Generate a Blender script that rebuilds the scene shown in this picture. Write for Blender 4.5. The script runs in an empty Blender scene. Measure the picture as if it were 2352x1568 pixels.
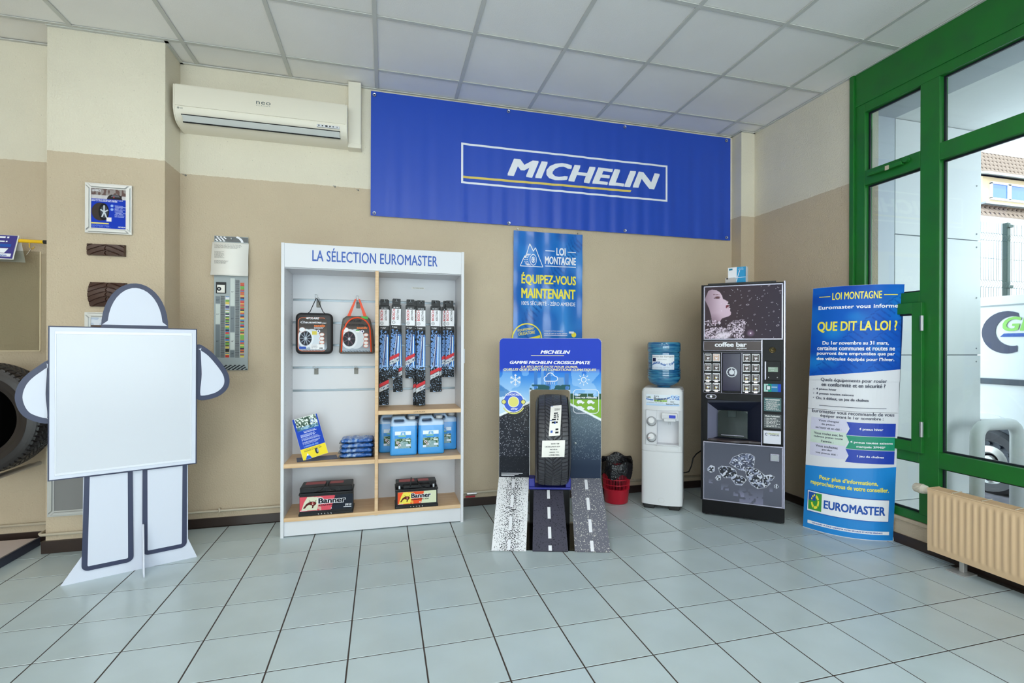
import bpy, bmesh, math, random
import numpy as np
from mathutils import Vector, Matrix
random.seed(7)
RNG = np.random.default_rng(7)
S = bpy.context.scene
C = S.collection
PI = math.pi

# ------------------------------------------------------------------ camera, world, light, exposure
yaw, roll = .2698, .0034
fw = Vector((math.sin(yaw), math.cos(yaw), 0))
rt = Vector((math.cos(yaw), -math.sin(yaw), 0))
up = Vector((0, 0, 1))
r2 = rt * math.cos(roll) + up * math.sin(roll)
u2 = -rt * math.sin(roll) + up * math.cos(roll)
cd = bpy.data.cameras.new('camera')
cam = bpy.data.objects.new('camera', cd)
C.objects.link(cam)
cam.matrix_world = Matrix(((r2.x, u2.x, -fw.x, 0), (r2.y, u2.y, -fw.y, 0), (r2.z, u2.z, -fw.z, 1.27), (0, 0, 0, 1)))
cd.sensor_width = 36
cd.lens = 1155.98 * 36 / 2352
cd.shift_x = -27.57 / 2352
cd.shift_y = 12.846 / 2352
cd.clip_start = .05
cd.clip_end = 300
S.camera = cam

S.view_settings.view_transform = 'Standard'
S.view_settings.look = 'None'
S.view_settings.gamma = 1
S.view_settings.use_curve_mapping = False
S.view_settings.exposure = 0.0
S.cycles.use_denoising = True
S.cycles.max_bounces = 8
S.cycles.diffuse_bounces = 5
S.cycles.transparent_max_bounces = 12
S.cycles.sample_clamp_indirect = 6
S.cycles.caustics_reflective = False
S.cycles.caustics_refractive = False

wd = bpy.data.worlds.new('sky')
S.world = wd
wd.use_nodes = True
wn, wl = wd.node_tree.nodes, wd.node_tree.links
wb = wn['Background']
wtc = wn.new('ShaderNodeTexCoord')
wsp = wn.new('ShaderNodeSeparateXYZ')
wcr = wn.new('ShaderNodeValToRGB')
wcr.color_ramp.elements[0].position = 0.0
wcr.color_ramp.elements[0].color = (.95, .97, 1, 1)
wcr.color_ramp.elements[1].position = .9
wcr.color_ramp.elements[1].color = (.78, .87, 1, 1)
wl.new(wtc.outputs['Generated'], wsp.inputs[0])
wl.new(wsp.outputs['Z'], wcr.inputs[0])
wl.new(wcr.outputs[0], wb.inputs[0])
wb.inputs[1].default_value = 5.4

sd = bpy.data.lights.new('sun', 'SUN')
sd.energy = 4.5
sd.angle = math.radians(.6)
sd.color = (1, .96, .9)
so = bpy.data.objects.new('sun', sd)
C.objects.link(so)
so.rotation_euler = Vector((-.35, .55, -.75)).to_track_quat('-Z', 'Y').to_euler()


def area(name, loc, target, sx, sy, e, col):
    d = bpy.data.lights.new(name, 'AREA')
    d.shape = 'RECTANGLE'
    d.size, d.size_y, d.energy, d.color = sx, sy, e, col
    o = bpy.data.objects.new(name, d)
    C.objects.link(o)
    o.location = loc
    o.rotation_euler = (Vector(target) - Vector(loc)).to_track_quat('-Z', 'Y').to_euler()
    return o


area('shop_front_daylight', (-.4, -3.3, 1.5), (-.4, 4, 3.6), 6.2, 2.4, 102, (.95, .98, 1))
for lx in (-2.8, -.4, 1.7):
    for ly in (.9, -1.5):
        area('ceiling_fill', (lx, ly, 3.21), (lx, ly, 0), .58, .58, 15, (1, .97, .92))  # unseen fill lights added under the ceiling to brighten the floor


# ------------------------------------------------------------------ helpers
def lin(c):
    a = np.asarray(c, float) / 255.0
    return np.where(a <= .04045, a / 12.92, ((a + .055) / 1.055) ** 2.4)


def L4(c):
    v = lin(c)
    return (float(v[0]), float(v[1]), float(v[2]), 1)


def sock(b, *names):
    for n in names:
        if n in b.inputs:
            return b.inputs[n]


def mat(name, rgb, rough=.5, metal=0, bump=None, var=None, spec=None, alpha=None, emit=None, coat=None, trans=None):
    m = bpy.data.materials.new(name)
    m.use_nodes = True
    N, K = m.node_tree.nodes, m.node_tree.links
    b = N['Principled BSDF']
    b.inputs['Base Color'].default_value = L4(rgb)
    b.inputs['Roughness'].default_value = rough
    b.inputs['Metallic'].default_value = metal
    if spec is not None:
        sock(b, 'Specular IOR Level', 'Specular').default_value = spec
    if coat:
        sock(b, 'Coat Weight', 'Clearcoat').default_value = coat
    if alpha is not None:
        b.inputs['Alpha'].default_value = alpha
    if trans:
        sock(b, 'Transmission Weight', 'Transmission').default_value = trans
    if emit:
        sock(b, 'Emission Color', 'Emission').default_value = L4(emit[0])
        b.inputs['Emission Strength'].default_value = emit[1]
    if bump or var:
        tc = N.new('ShaderNodeTexCoord')
    if bump:      # (scale, strength)
        nz = N.new('ShaderNodeTexNoise')
        nz.inputs['Scale'].default_value = bump[0]
        nz.inputs['Detail'].default_value = 3
        K.new(tc.outputs['Object'], nz.inputs['Vector'])
        bp = N.new('ShaderNodeBump')
        bp.inputs['Strength'].default_value = bump[1]
        bp.inputs['Distance'].default_value = bump[2] if len(bump) > 2 else .004
        K.new(nz.outputs['Fac'], bp.inputs['Height'])
        K.new(bp.outputs[0], b.inputs['Normal'])
    if var:       # (scale, rgb2, lo, hi)
        nz = N.new('ShaderNodeTexNoise')
        nz.inputs['Scale'].default_value = var[0]
        nz.inputs['Detail'].default_value = 4
        K.new(tc.outputs['Object'], nz.inputs['Vector'])
        cr = N.new('ShaderNodeValToRGB')
        cr.color_ramp.elements[0].position = var[2]
        cr.color_ramp.elements[1].position = var[3]
        cr.color_ramp.elements[0].color = L4(rgb)
        cr.color_ramp.elements[1].color = L4(var[1])
        K.new(nz.outputs['Fac'], cr.inputs[0])
        K.new(cr.outputs[0], b.inputs['Base Color'])
    return m


def vcol_mat(name, rough=.45, spec=None):
    m = bpy.data.materials.new(name)
    m.use_nodes = True
    N, K = m.node_tree.nodes, m.node_tree.links
    a = N.new('ShaderNodeAttribute')
    a.attribute_name = 'print'
    b = N['Principled BSDF']
    b.inputs['Roughness'].default_value = rough
    if spec is not None:
        sock(b, 'Specular IOR Level', 'Specular').default_value = spec
    K.new(a.outputs['Color'], b.inputs['Base Color'])
    return m


def speckle_mat(name, base, dot, scale, thr, rough=.6, stretch=(1, 1, 1)):
    m = mat(name, base, rough)
    N, K = m.node_tree.nodes, m.node_tree.links
    tc = N.new('ShaderNodeTexCoord')
    mp = N.new('ShaderNodeMapping')
    mp.inputs['Scale'].default_value = stretch
    nz = N.new('ShaderNodeTexNoise')
    nz.inputs['Scale'].default_value = scale
    nz.inputs['Detail'].default_value = 2
    cr = N.new('ShaderNodeValToRGB')
    cr.color_ramp.elements[0].position = thr
    cr.color_ramp.elements[1].position = thr + .03
    cr.color_ramp.elements[0].color = L4(base)
    cr.color_ramp.elements[1].color = L4(dot)
    K.new(tc.outputs['Object'], mp.inputs[0])
    K.new(mp.outputs[0], nz.inputs['Vector'])
    K.new(nz.outputs['Fac'], cr.inputs[0])
    K.new(cr.outputs[0], N['Principled BSDF'].inputs['Base Color'])
    return m


def wall_mat(name):
    m = mat(name, (219, 210, 190), .85)
    N, K = m.node_tree.nodes, m.node_tree.links
    b = N['Principled BSDF']
    g = N.new('ShaderNodeNewGeometry')
    sp = N.new('ShaderNodeSeparateXYZ')
    K.new(g.outputs['Position'], sp.inputs[0])
    nz = N.new('ShaderNodeTexNoise')
    nz.inputs['Scale'].default_value = 40
    K.new(g.outputs['Position'], nz.inputs['Vector'])
    ad = N.new('ShaderNodeMath'); ad.operation = 'MULTIPLY_ADD'
    ad.inputs[1].default_value = .012
    K.new(nz.outputs['Fac'], ad.inputs[0]); K.new(sp.outputs['Z'], ad.inputs[2])
    gt = N.new('ShaderNodeMath'); gt.operation = 'GREATER_THAN'
    gt.inputs[1].default_value = 2.471
    K.new(ad.outputs[0], gt.inputs[0])
    mx = N.new('ShaderNodeMix'); mx.data_type = 'RGBA'
    mx.inputs[6].default_value = L4((199, 181, 156))
    mx.inputs[7].default_value = L4((224, 215, 196))
    K.new(gt.outputs[0], mx.inputs[0])
    # wear: faint large mottling and sparse dark pits
    n2 = N.new('ShaderNodeTexNoise'); n2.inputs['Scale'].default_value = 1.7; n2.inputs['Detail'].default_value = 5
    K.new(g.outputs['Position'], n2.inputs['Vector'])
    mr = N.new('ShaderNodeMapRange'); mr.inputs[1].default_value = .3; mr.inputs[2].default_value = .7
    mr.inputs[3].default_value = .93; mr.inputs[4].default_value = 1.03
    K.new(n2.outputs['Fac'], mr.inputs[0])
    vo = N.new('ShaderNodeTexVoronoi'); vo.inputs['Scale'].default_value = 26
    K.new(g.outputs['Position'], vo.inputs['Vector'])
    lt = N.new('ShaderNodeMath'); lt.operation = 'GREATER_THAN'; lt.inputs[1].default_value = .055
    K.new(vo.outputs['Distance'], lt.inputs[0])
    m2 = N.new('ShaderNodeMath'); m2.operation = 'MULTIPLY_ADD'; m2.inputs[1].default_value = .3; m2.inputs[2].default_value = .7
    K.new(lt.outputs[0], m2.inputs[0])
    m3 = N.new('ShaderNodeMath'); m3.operation = 'MULTIPLY'
    K.new(mr.outputs[0], m3.inputs[0]); K.new(m2.outputs[0], m3.inputs[1])
    vm = N.new('ShaderNodeVectorMath'); vm.operation = 'SCALE'
    K.new(mx.outputs[2], vm.inputs[0]); K.new(m3.outputs[0], vm.inputs[3])
    K.new(vm.outputs[0], b.inputs['Base Color'])
    n3 = N.new('ShaderNodeTexNoise'); n3.inputs['Scale'].default_value = 95; n3.inputs['Detail'].default_value = 4
    K.new(g.outputs['Position'], n3.inputs['Vector'])
    bp = N.new('ShaderNodeBump'); bp.inputs['Strength'].default_value = .7; bp.inputs['Distance'].default_value = .006
    K.new(n3.outputs['Fac'], bp.inputs['Height'])
    K.new(bp.outputs[0], b.inputs['Normal'])
    return m


def wood_mat(name, c1, c2):
    m = mat(name, c1, .5)
    N, K = m.node_tree.nodes, m.node_tree.links
    tc = N.new('ShaderNodeTexCoord'); mp = N.new('ShaderNodeMapping')
    mp.inputs['Scale'].default_value = (2, 26, 26)
    nz = N.new('ShaderNodeTexNoise'); nz.inputs['Scale'].default_value = 3; nz.inputs['Detail'].default_value = 5
    cr = N.new('ShaderNodeValToRGB')
    cr.color_ramp.elements[0].position = .3; cr.color_ramp.elements[1].position = .7
    cr.color_ramp.elements[0].color = L4(c1); cr.color_ramp.elements[1].color = L4(c2)
    K.new(tc.outputs['Object'], mp.inputs[0]); K.new(mp.outputs[0], nz.inputs['Vector'])
    K.new(nz.outputs['Fac'], cr.inputs[0]); K.new(cr.outputs[0], N['Principled BSDF'].inputs['Base Color'])
    return m


def glass_mat(name, tint=(240, 250, 250), gloss=.08):
    m = bpy.data.materials.new(name)
    m.use_nodes = True
    N, K = m.node_tree.nodes, m.node_tree.links
    N.remove(N['Principled BSDF'])
    t = N.new('ShaderNodeBsdfTransparent'); t.inputs[0].default_value = L4(tint)
    g = N.new('ShaderNodeBsdfGlossy'); g.inputs['Roughness'].default_value = .02
    f = N.new('ShaderNodeFresnel'); f.inputs[0].default_value = 1.35
    mx = N.new('ShaderNodeMixShader')
    K.new(f.outputs[0], mx.inputs[0]); K.new(t.outputs[0], mx.inputs[1]); K.new(g.outputs[0], mx.inputs[2])
    K.new(mx.outputs[0], N['Material Output'].inputs[0])
    return m


def thing(name, label, cat, loc=(0, 0, 0), rz=0, group=None, rot=None):
    o = bpy.data.objects.new(name, None)
    C.objects.link(o)
    o.location = loc
    o.rotation_euler = rot if rot else (0, 0, rz)
    o.empty_display_size = .05
    o['label'] = label
    o['category'] = cat
    if group:
        o['group'] = group
    return o


def finish(name, bm, m, parent=None, smooth=False, label=None, kind=None, recalc=True):
    if recalc:
        bmesh.ops.recalc_face_normals(bm, faces=bm.faces)
    me = bpy.data.meshes.new(name)
    bm.to_mesh(me)
    bm.free()
    return link(name, me, m, parent, smooth, label, kind)


def link(name, me, m, parent=None, smooth=False, label=None, kind=None):
    if m is not None and not me.materials:
        me.materials.append(m)
    if smooth:
        for p in me.polygons:
            p.use_smooth = True
        if smooth != 'all':
            try:
                me.set_sharp_from_angle(angle=math.radians(40))
            except Exception:
                pass
    o = bpy.data.objects.new(name, me)
    C.objects.link(o)
    o.parent = parent
    if label:
        o['label'] = label
    if kind:
        o['kind'] = kind
    return o


def tag(o, label, cat, group=None, kind=None):
    o['label'] = label
    o['category'] = cat
    if group:
        o['group'] = group
    if kind:
        o['kind'] = kind
    return o


def box(bm, x0, x1, y0, y1, z0, z1, bev=0, seg=2):
    t = bmesh.new()
    bmesh.ops.create_cube(t, size=1)
    for v in t.verts:
        v.co = Vector(((x0 + x1) / 2 + v.co.x * (x1 - x0), (y0 + y1) / 2 + v.co.y * (y1 - y0), (z0 + z1) / 2 + v.co.z * (z1 - z0)))
    if bev:
        bmesh.ops.bevel(t, geom=t.edges[:], offset=bev, segments=seg, profile=.5, affect='EDGES')
    join(bm, t)
    return bm


def join(bm, t, M=None):
    me = bpy.data.meshes.new('tmp')
    if M is not None:
        t.transform(M)
    t.to_mesh(me)
    t.free()
    bm.from_mesh(me)
    bpy.data.meshes.remove(me)


def B(*a, **k):
    bm = bmesh.new()
    return box(bm, *a, **k)


def tube(bm, pts, r, n=10, cap=True):
    pts = [Vector(p) for p in pts]
    rings = []
    prev = None
    for i, p in enumerate(pts):
        if i == 0:
            d = pts[1] - p
        elif i == len(pts) - 1:
            d = p - pts[i - 1]
        else:
            d = (pts[i + 1] - p).normalized() + (p - pts[i - 1]).normalized()
        d.normalize()
        if prev is None:
            a = Vector((0, 0, 1)) if abs(d.z) < .9 else Vector((1, 0, 0))
            x = d.cross(a).normalized()
        else:
            x = (prev - d * prev.dot(d)).normalized()
        prev = x
        y = d.cross(x)
        rr = r[i] if isinstance(r, (list, tuple)) else r
        rings.append([bm.verts.new(p + (x * math.cos(2 * PI * k / n) + y * math.sin(2 * PI * k / n)) * rr) for k in range(n)])
    for a, b in zip(rings, rings[1:]):
        for k in range(n):
            bm.faces.new((a[k], a[(k + 1) % n], b[(k + 1) % n], b[k]))
    if cap:
        bm.faces.new(rings[0][::-1])
        bm.faces.new(rings[-1])
    return bm


def lathe(bm, prof, n=32, axis='z', c=(0, 0, 0), cap0=False, cap1=False):
    rings = []
    c = Vector(c)
    for r, h in prof:
        ring = []
        for k in range(n):
            a = 2 * PI * k / n
            if axis == 'z':
                v = Vector((r * math.cos(a), r * math.sin(a), h))
            elif axis == 'x':
                v = Vector((h, r * math.cos(a), r * math.sin(a)))
            else:
                v = Vector((r * math.cos(a), h, r * math.sin(a)))
            ring.append(bm.verts.new(c + v))
        rings.append(ring)
    for a, b in zip(rings, rings[1:]):
        for k in range(n):
            bm.faces.new((a[k], a[(k + 1) % n], b[(k + 1) % n], b[k]))
    if cap0:
        bm.faces.new(rings[0][::-1])
    if cap1:
        bm.faces.new(rings[-1])
    return bm


def prism(bm, pts, y0, y1):
    """polygon in (x,z) extruded between y0 and y1"""
    a = [bm.verts.new((x, y0, z)) for x, z in pts]
    b = [bm.verts.new((x, y1, z)) for x, z in pts]
    bm.faces.new(a)
    bm.faces.new(b[::-1])
    for i in range(len(pts)):
        j = (i + 1) % len(pts)
        bm.faces.new((a[i], b[i], b[j], a[j]))
    return bm


def prism_z(bm, pts, z0, z1):
    a = [bm.verts.new((x, y, z0)) for x, y in pts]
    b = [bm.verts.new((x, y, z1)) for x, y in pts]
    bm.faces.new(a[::-1])
    bm.faces.new(b)
    for i in range(len(pts)):
        j = (i + 1) % len(pts)
        bm.faces.new((a[i], a[j], b[j], b[i]))
    return bm


def prism_x(bm, pts, x0, x1):
    """polygon in (y,z) extruded along x"""
    a = [bm.verts.new((x0, y, z)) for y, z in pts]
    b = [bm.verts.new((x1, y, z)) for y, z in pts]
    bm.faces.new(a)
    bm.faces.new(b[::-1])
    for i in range(len(pts)):
        j = (i + 1) % len(pts)
        bm.faces.new((a[i], b[i], b[j], a[j]))
    return bm


def poly(bm, pts, y=0):
    bm.faces.new([bm.verts.new((x, y, z)) for x, z in pts])
    return bm


def quad(bm, x0, x1, z0, z1, y=0):
    return poly(bm, [(x0, z0), (x1, z0), (x1, z1), (x0, z1)], y)


def ring2(bm, cx, cz, ro, ri, y=0, n=32, a0=0, a1=2 * PI, ex=1.0):
    for k in range(n):
        t0 = a0 + (a1 - a0) * k / n
        t1 = a0 + (a1 - a0) * (k + 1) / n
        P = lambda r, t: (cx + r * ex * math.cos(t), cz + r * math.sin(t))
        if ri > 0:
            poly(bm, [P(ri, t0), P(ro, t0), P(ro, t1), P(ri, t1)], y)
        else:
            poly(bm, [(cx, cz), P(ro, t0), P(ro, t1)], y)
    return bm


def line2(bm, p, q, w, y=0):
    dx, dz = q[0] - p[0], q[1] - p[1]
    l = math.hypot(dx, dz) or 1
    nx, nz = -dz / l * w / 2, dx / l * w / 2
    return poly(bm, [(p[0] + nx, p[1] + nz), (p[0] - nx, p[1] - nz), (q[0] - nx, q[1] - nz), (q[0] + nx, q[1] + nz)], y)


def outline2(bm, pts, w, y=0, closed=True):
    n = len(pts)
    for i in range(n if closed else n - 1):
        line2(bm, pts[i], pts[(i + 1) % n], w, y)
    return bm


def rrect(x0, x1, z0, z1, r, n=5):
    out = []
    for cx, cz, a in ((x1 - r, z1 - r, 0), (x0 + r, z1 - r, 90), (x0 + r, z0 + r, 180), (x1 - r, z0 + r, 270)):
        for k in range(n + 1):
            t = math.radians(a + 90 * k / n)
            out.append((cx + r * math.cos(t), cz + r * math.sin(t)))
    return out


def plate(outlines, th, bev=0, y=0):
    """filled 2D outline(s) (holes allowed) in (x,z), thickness th centred on y"""
    cu = bpy.data.curves.new('tmp', 'CURVE')
    cu.dimensions = '2D'
    cu.fill_mode = 'BOTH'
    cu.extrude = max(th / 2 - bev, 0)
    cu.bevel_depth = bev
    cu.bevel_resolution = 2
    if bev > .002:
        cu.offset = -bev
    for pts in outlines:
        sp = cu.splines.new('POLY')
        sp.points.add(len(pts) - 1)
        for i, (x, z) in enumerate(pts):
            sp.points[i].co = (x, z, 0, 1)
        sp.use_cyclic_u = True
    o = bpy.data.objects.new('tmp', cu)
    C.objects.link(o)
    bpy.context.view_layer.update()
    me = bpy.data.meshes.new_from_object(o.evaluated_get(bpy.context.evaluated_depsgraph_get()))
    bpy.data.objects.remove(o)
    bpy.data.curves.remove(cu)
    bm = bmesh.new()
    bm.from_mesh(me)
    bpy.data.meshes.remove(me)
    bm.transform(Matrix(((1, 0, 0, 0), (0, 0, 1, y), (0, 1, 0, 0), (0, 0, 0, 1))))
    bmesh.ops.remove_doubles(bm, verts=bm.verts, dist=1e-5)
    return bm


_txt = {}


def _text_mesh(s, bold, shear, sp):
    key = (s, shear, sp)
    if key in _txt:
        return _txt[key]
    cu = bpy.data.curves.new('tmp', 'FONT')
    cu.body = s
    cu.shear = shear
    cu.space_character = sp
    cu.resolution_u = 3
    o = bpy.data.objects.new('tmp', cu)
    C.objects.link(o)
    bpy.context.view_layer.update()
    me = bpy.data.meshes.new_from_object(o.evaluated_get(bpy.context.evaluated_depsgraph_get()))
    bpy.data.objects.remove(o)
    n = len(me.vertices)
    co = np.empty(n * 3)
    me.vertices.foreach_get('co', co)
    co = co.reshape(-1, 3)
    faces = [tuple(p.vertices) for p in me.polygons]
    bpy.data.meshes.remove(me)
    _txt[key] = (co, faces)
    return _txt[key]


def text(bm, s, x0, x1, z0, z1, y=0, bold=.012, shear=0, sp=1.0, vert=False, slope=0):
    """text s fitted exactly to the rectangle; vert: reads upward; slope: rise of right end"""
    co, faces = _text_mesh(s, bold, shear, sp)
    if len(co) == 0:
        return bm
    lay = np.zeros(len(co))
    if bold > .008:       # heavier strokes: shifted copies
        b2 = bold * .95
        sh = [(-b2, 0), (0, 0), (b2, 0), (0, -b2 * .55), (0, b2 * .55)] if bold < .028 else [(k * b2 / 2, j * b2 * .6) for k in (-2, -1, 0, 1, 2) for j in (-1, 1)]
        n0 = len(co)
        co = np.concatenate([co + np.array([a, c, 0]) for a, c in sh])
        lay = np.repeat(np.arange(len(sh)) * 4e-5, n0)
        faces = [tuple(i + k * n0 for i in f) for k in range(len(sh)) for f in faces]
    mn, mxx = co.min(0), co.max(0)
    u = (co[:, 0] - mn[0]) / max(mxx[0] - mn[0], 1e-6)
    v = (co[:, 1] - mn[1]) / max(mxx[1] - mn[1], 1e-6)
    if vert:
        X = x0 + (1 - v) * (x1 - x0)
        Z = z0 + u * (z1 - z0)
    else:
        X = x0 + u * (x1 - x0)
        Z = z0 + v * (z1 - z0) + slope * u
    vs = [bm.verts.new((float(a), y - float(l), float(b))) for a, b, l in zip(X, Z, lay)]
    for f in faces:
        try:
            bm.faces.new([vs[i] for i in f])
        except ValueError:
            pass
    return bm


def scribble(bm, x0, x1, z0, z1, rows, y=0, fill=.55, rnd=None):
    """rows of unreadable print: short word-like dashes"""
    rnd = rnd or random.Random(int(abs(x0 * 977 + z0 * 3301) * 100) + rows)
    h = (z1 - z0) / rows
    for r in range(rows):
        x = x0
        end = x0 + (x1 - x0) * rnd.uniform(.7, 1)
        while x < end - h * .4:
            w = min(h * rnd.uniform(.8, 2.6), end - x)
            zc = z1 - (r + .5) * h
            quad(bm, x, x + w, zc - h * fill / 2, zc + h * fill / 2, y)
            x += w + h * .45
    return bm


def bend(bm, mapf, xs):
    for x in xs:
        bmesh.ops.bisect_plane(bm, geom=bm.verts[:] + bm.edges[:] + bm.faces[:], plane_co=(x, 0, 0), plane_no=(1, 0, 0), dist=1e-6)
    for v in bm.verts:
        v.co = mapf(v.co)
    return bm


class Pic:
    """flat print as a fine vertex-coloured sheet; coordinates in metres of the sheet"""
    def __init__(s, x0, x1, z0, z1, nx, nz, rgb=(255, 255, 255)):
        s.b = (x0, x1, z0, z1)
        s.nx, s.nz = nx, nz
        s.X, s.Z = np.meshgrid(np.linspace(x0, x1, nx), np.linspace(z0, z1, nz))
        s.u = (s.X - x0) / (x1 - x0)
        s.v = (s.Z - z0) / (z1 - z0)
        s.img = np.ones((nz, nx, 3)) * np.array(rgb, float)

    def mix(s, mask, rgb):
        a = np.clip(mask, 0, 1)[..., None]
        s.img = s.img * (1 - a) + np.array(rgb, float) * a

    def noise(s, fx, fz, seed=0):
        r = np.random.default_rng(seed)
        a = r.random((fz + 2, fx + 2))
        x, z = s.u * fx, s.v * fz
        i, j = x.astype(int), z.astype(int)
        fx_, fz_ = x - i, z - j
        fx_ = fx_ * fx_ * (3 - 2 * fx_)
        fz_ = fz_ * fz_ * (3 - 2 * fz_)
        return (a[j, i] * (1 - fx_) + a[j, i + 1] * fx_) * (1 - fz_) + (a[j + 1, i] * (1 - fx_) + a[j + 1, i + 1] * fx_) * fz_

    def poly(s, pts, rgb, a=1.0):
        inside = np.zeros(s.u.shape, bool)
        n = len(pts)
        for i in range(n):
            x1, y1 = pts[i]
            x2, y2 = pts[(i + 1) % n]
            if y1 == y2:
                continue
            c = ((y1 > s.v) != (y2 > s.v)) & (s.u < (x2 - x1) * (s.v - y1) / (y2 - y1) + x1)
            inside ^= c
        s.mix(inside * a, rgb)
        return inside

    def ell(s, cx, cy, rx, ry, rgb, a=1.0, soft=.15, ri=0, rot=0):
        dx, dy = s.u - cx, s.v - cy
        c, q = math.cos(rot), math.sin(rot)
        d = np.hypot((dx * c + dy * q) / rx, (-dx * q + dy * c) / ry)
        m = np.clip((1 - d) / max(soft, 1e-3), 0, 1)
        if ri:
            m = m * np.clip((d - ri) / max(soft, 1e-3), 0, 1)
        s.mix(m * a, rgb)

    def line(s, p, q, w, rgb, a=1.0):
        ar = (s.b[1] - s.b[0]) / (s.b[3] - s.b[2])
        px, py = s.u * ar, s.v
        x1, y1, x2, y2 = p[0] * ar, p[1], q[0] * ar, q[1]
        l2 = (x2 - x1) ** 2 + (y2 - y1) ** 2 + 1e-12
        t = np.clip(((px - x1) * (x2 - x1) + (py - y1) * (y2 - y1)) / l2, 0, 1)
        d = np.hypot(px - x1 - t * (x2 - x1), py - y1 - t * (y2 - y1))
        s.mix((d < w / 2) * a, rgb)

    def rows(s, x0, x1, z0, z1, n, rgb, seed=1, fill=.5):
        r = random.Random(seed)
        h = (z1 - z0) / n
        for i in range(n):
            zc = z1 - (i + .5) * h
            xe = x0 + (x1 - x0) * r.uniform(.7, 1)
            m = (abs(s.v - zc) < h * fill / 2) & (s.u > x0) & (s.u < xe) & (s.noise(60, 1, seed + i) > .25)
            s.mix(m * .9, rgb)

    def build(s, name, m, parent, y=0, mapf=None, skip=None, label=None):
        x0, x1, z0, z1 = s.b
        co = np.stack([s.X, np.full(s.X.shape, y), s.Z], -1).reshape(-1, 3)
        if mapf:
            co = np.array([tuple(mapf(Vector(c))) for c in co])
        nx, nz = s.nx, s.nz
        jj, ii = np.meshgrid(np.arange(nz - 1), np.arange(nx - 1), indexing='ij')
        a = (jj * nx + ii).ravel()
        f = np.stack([a, a + 1, a + nx + 1, a + nx], -1)
        if skip is not None:
            cx = (s.X[jj.ravel(), ii.ravel()] + s.X[jj.ravel(), ii.ravel() + 1]) / 2
            cz = (s.Z[jj.ravel(), ii.ravel()] + s.Z[jj.ravel() + 1, ii.ravel()]) / 2
            f = f[~skip(cx, cz)]
        me = bpy.data.meshes.new(name)
        me.from_pydata(co.tolist(), [], f.tolist())
        at = me.color_attributes.new('print', 'FLOAT_COLOR', 'POINT')
        col = np.ones((nx * nz, 4))
        col[:, :3] = lin(np.clip(s.img, 0, 255).reshape(-1, 3))
        at.data.foreach_set('color', col.ravel())
        return link(name, me, m, parent, label=label)


# ------------------------------------------------------------------ materials
WALL = wall_mat('painted_plaster')
M = dict(
    tile=mat('floor_tile', (188, 202, 206), .22, var=(2.2, (176, 188, 190), .35, .75), bump=(300, .05, .001)),
    grout=mat('grout', (62, 52, 48), .9),
    ceil=mat('ceiling_panel', (242, 239, 236), .9, bump=(220, .35, .003), var=(1.4, (235, 231, 227), .35, .75)),
    tbar=mat('ceiling_bar', (200, 199, 194), .6),
    base=mat('dark_skirting', (52, 40, 36), .3),
    pipe=mat('painted_pipe', (196, 184, 164), .6),
    green=mat('green_frame', (26, 110, 38), .38, var=(6, (30, 100, 42), .4, .7)),
    gasket=mat('black_gasket', (18, 26, 36), .5),
    steel=mat('steel', (190, 192, 196), .3, .9),
    chrome=mat('chrome', (225, 225, 230), .12, 1),
    alu=mat('aluminium', (205, 204, 202), .38, .6),
    white=mat('white_laminate', (214, 214, 219), .42),
    wplastic=mat('white_plastic', (218, 218, 221), .3),
    cream=mat('cream_plastic', (230, 222, 206), .42),
    blackp=mat('black_plastic', (12, 12, 16), .38, spec=.3),
    black=mat('black', (10, 10, 12), .5),
    navy=mat('navy_print', (44, 50, 82), .4),
    wood=wood_mat('beech_laminate', (222, 190, 152), (206, 168, 126)),
    glass=glass_mat('window_glass'),
    acry=glass_mat('clear_acrylic', (236, 236, 232)),
    prn=vcol_mat('colour_print', .4, .15),
    prnm=vcol_mat('matt_print', .6, .2),
    pw=mat('white_print', (236, 236, 242), .45),
    py=mat('yellow_print', (240, 224, 62), .45),
    pg=mat('gold_print', (226, 200, 96), .45),
    pb=mat('blue_print', (20, 78, 168), .45),
    pk=mat('black_print', (18, 20, 28), .5, spec=.2),
    pr=mat('red_print', (190, 40, 48), .45),
    pgr=mat('green_print', (20, 140, 110), .45),
    plav=mat('lavender_print', (206, 204, 226), .45),
    ppale=mat('pale_green_print', (200, 216, 206), .45),
    galv=mat('galvanised', (120, 118, 112), .5, .3),
    rubber=mat('tyre_rubber', (62, 62, 68), .45),
    brown=mat('brown_rubber', (66, 40, 30), .32),
    paper=mat('paper', (236, 232, 226), .6),
    rad=mat('radiator_enamel', (222, 190, 152), .35),
    redp=mat('red_plastic', (178, 22, 44), .35),
    bag=mat('bin_liner', (14, 14, 20), .22, bump=(60, .9, .01)),
)
# ------------------------------------------------------------------ room shell
XL, XR, YB, YF, H = -4.2, 3.25, 4.0, -3.5, 3.227


def struct(name, bm, m, parent=None, smooth=False):
    o = finish(name, bm, m, parent, smooth)
    if parent is None:
        o['kind'] = 'structure'
    return o


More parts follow.
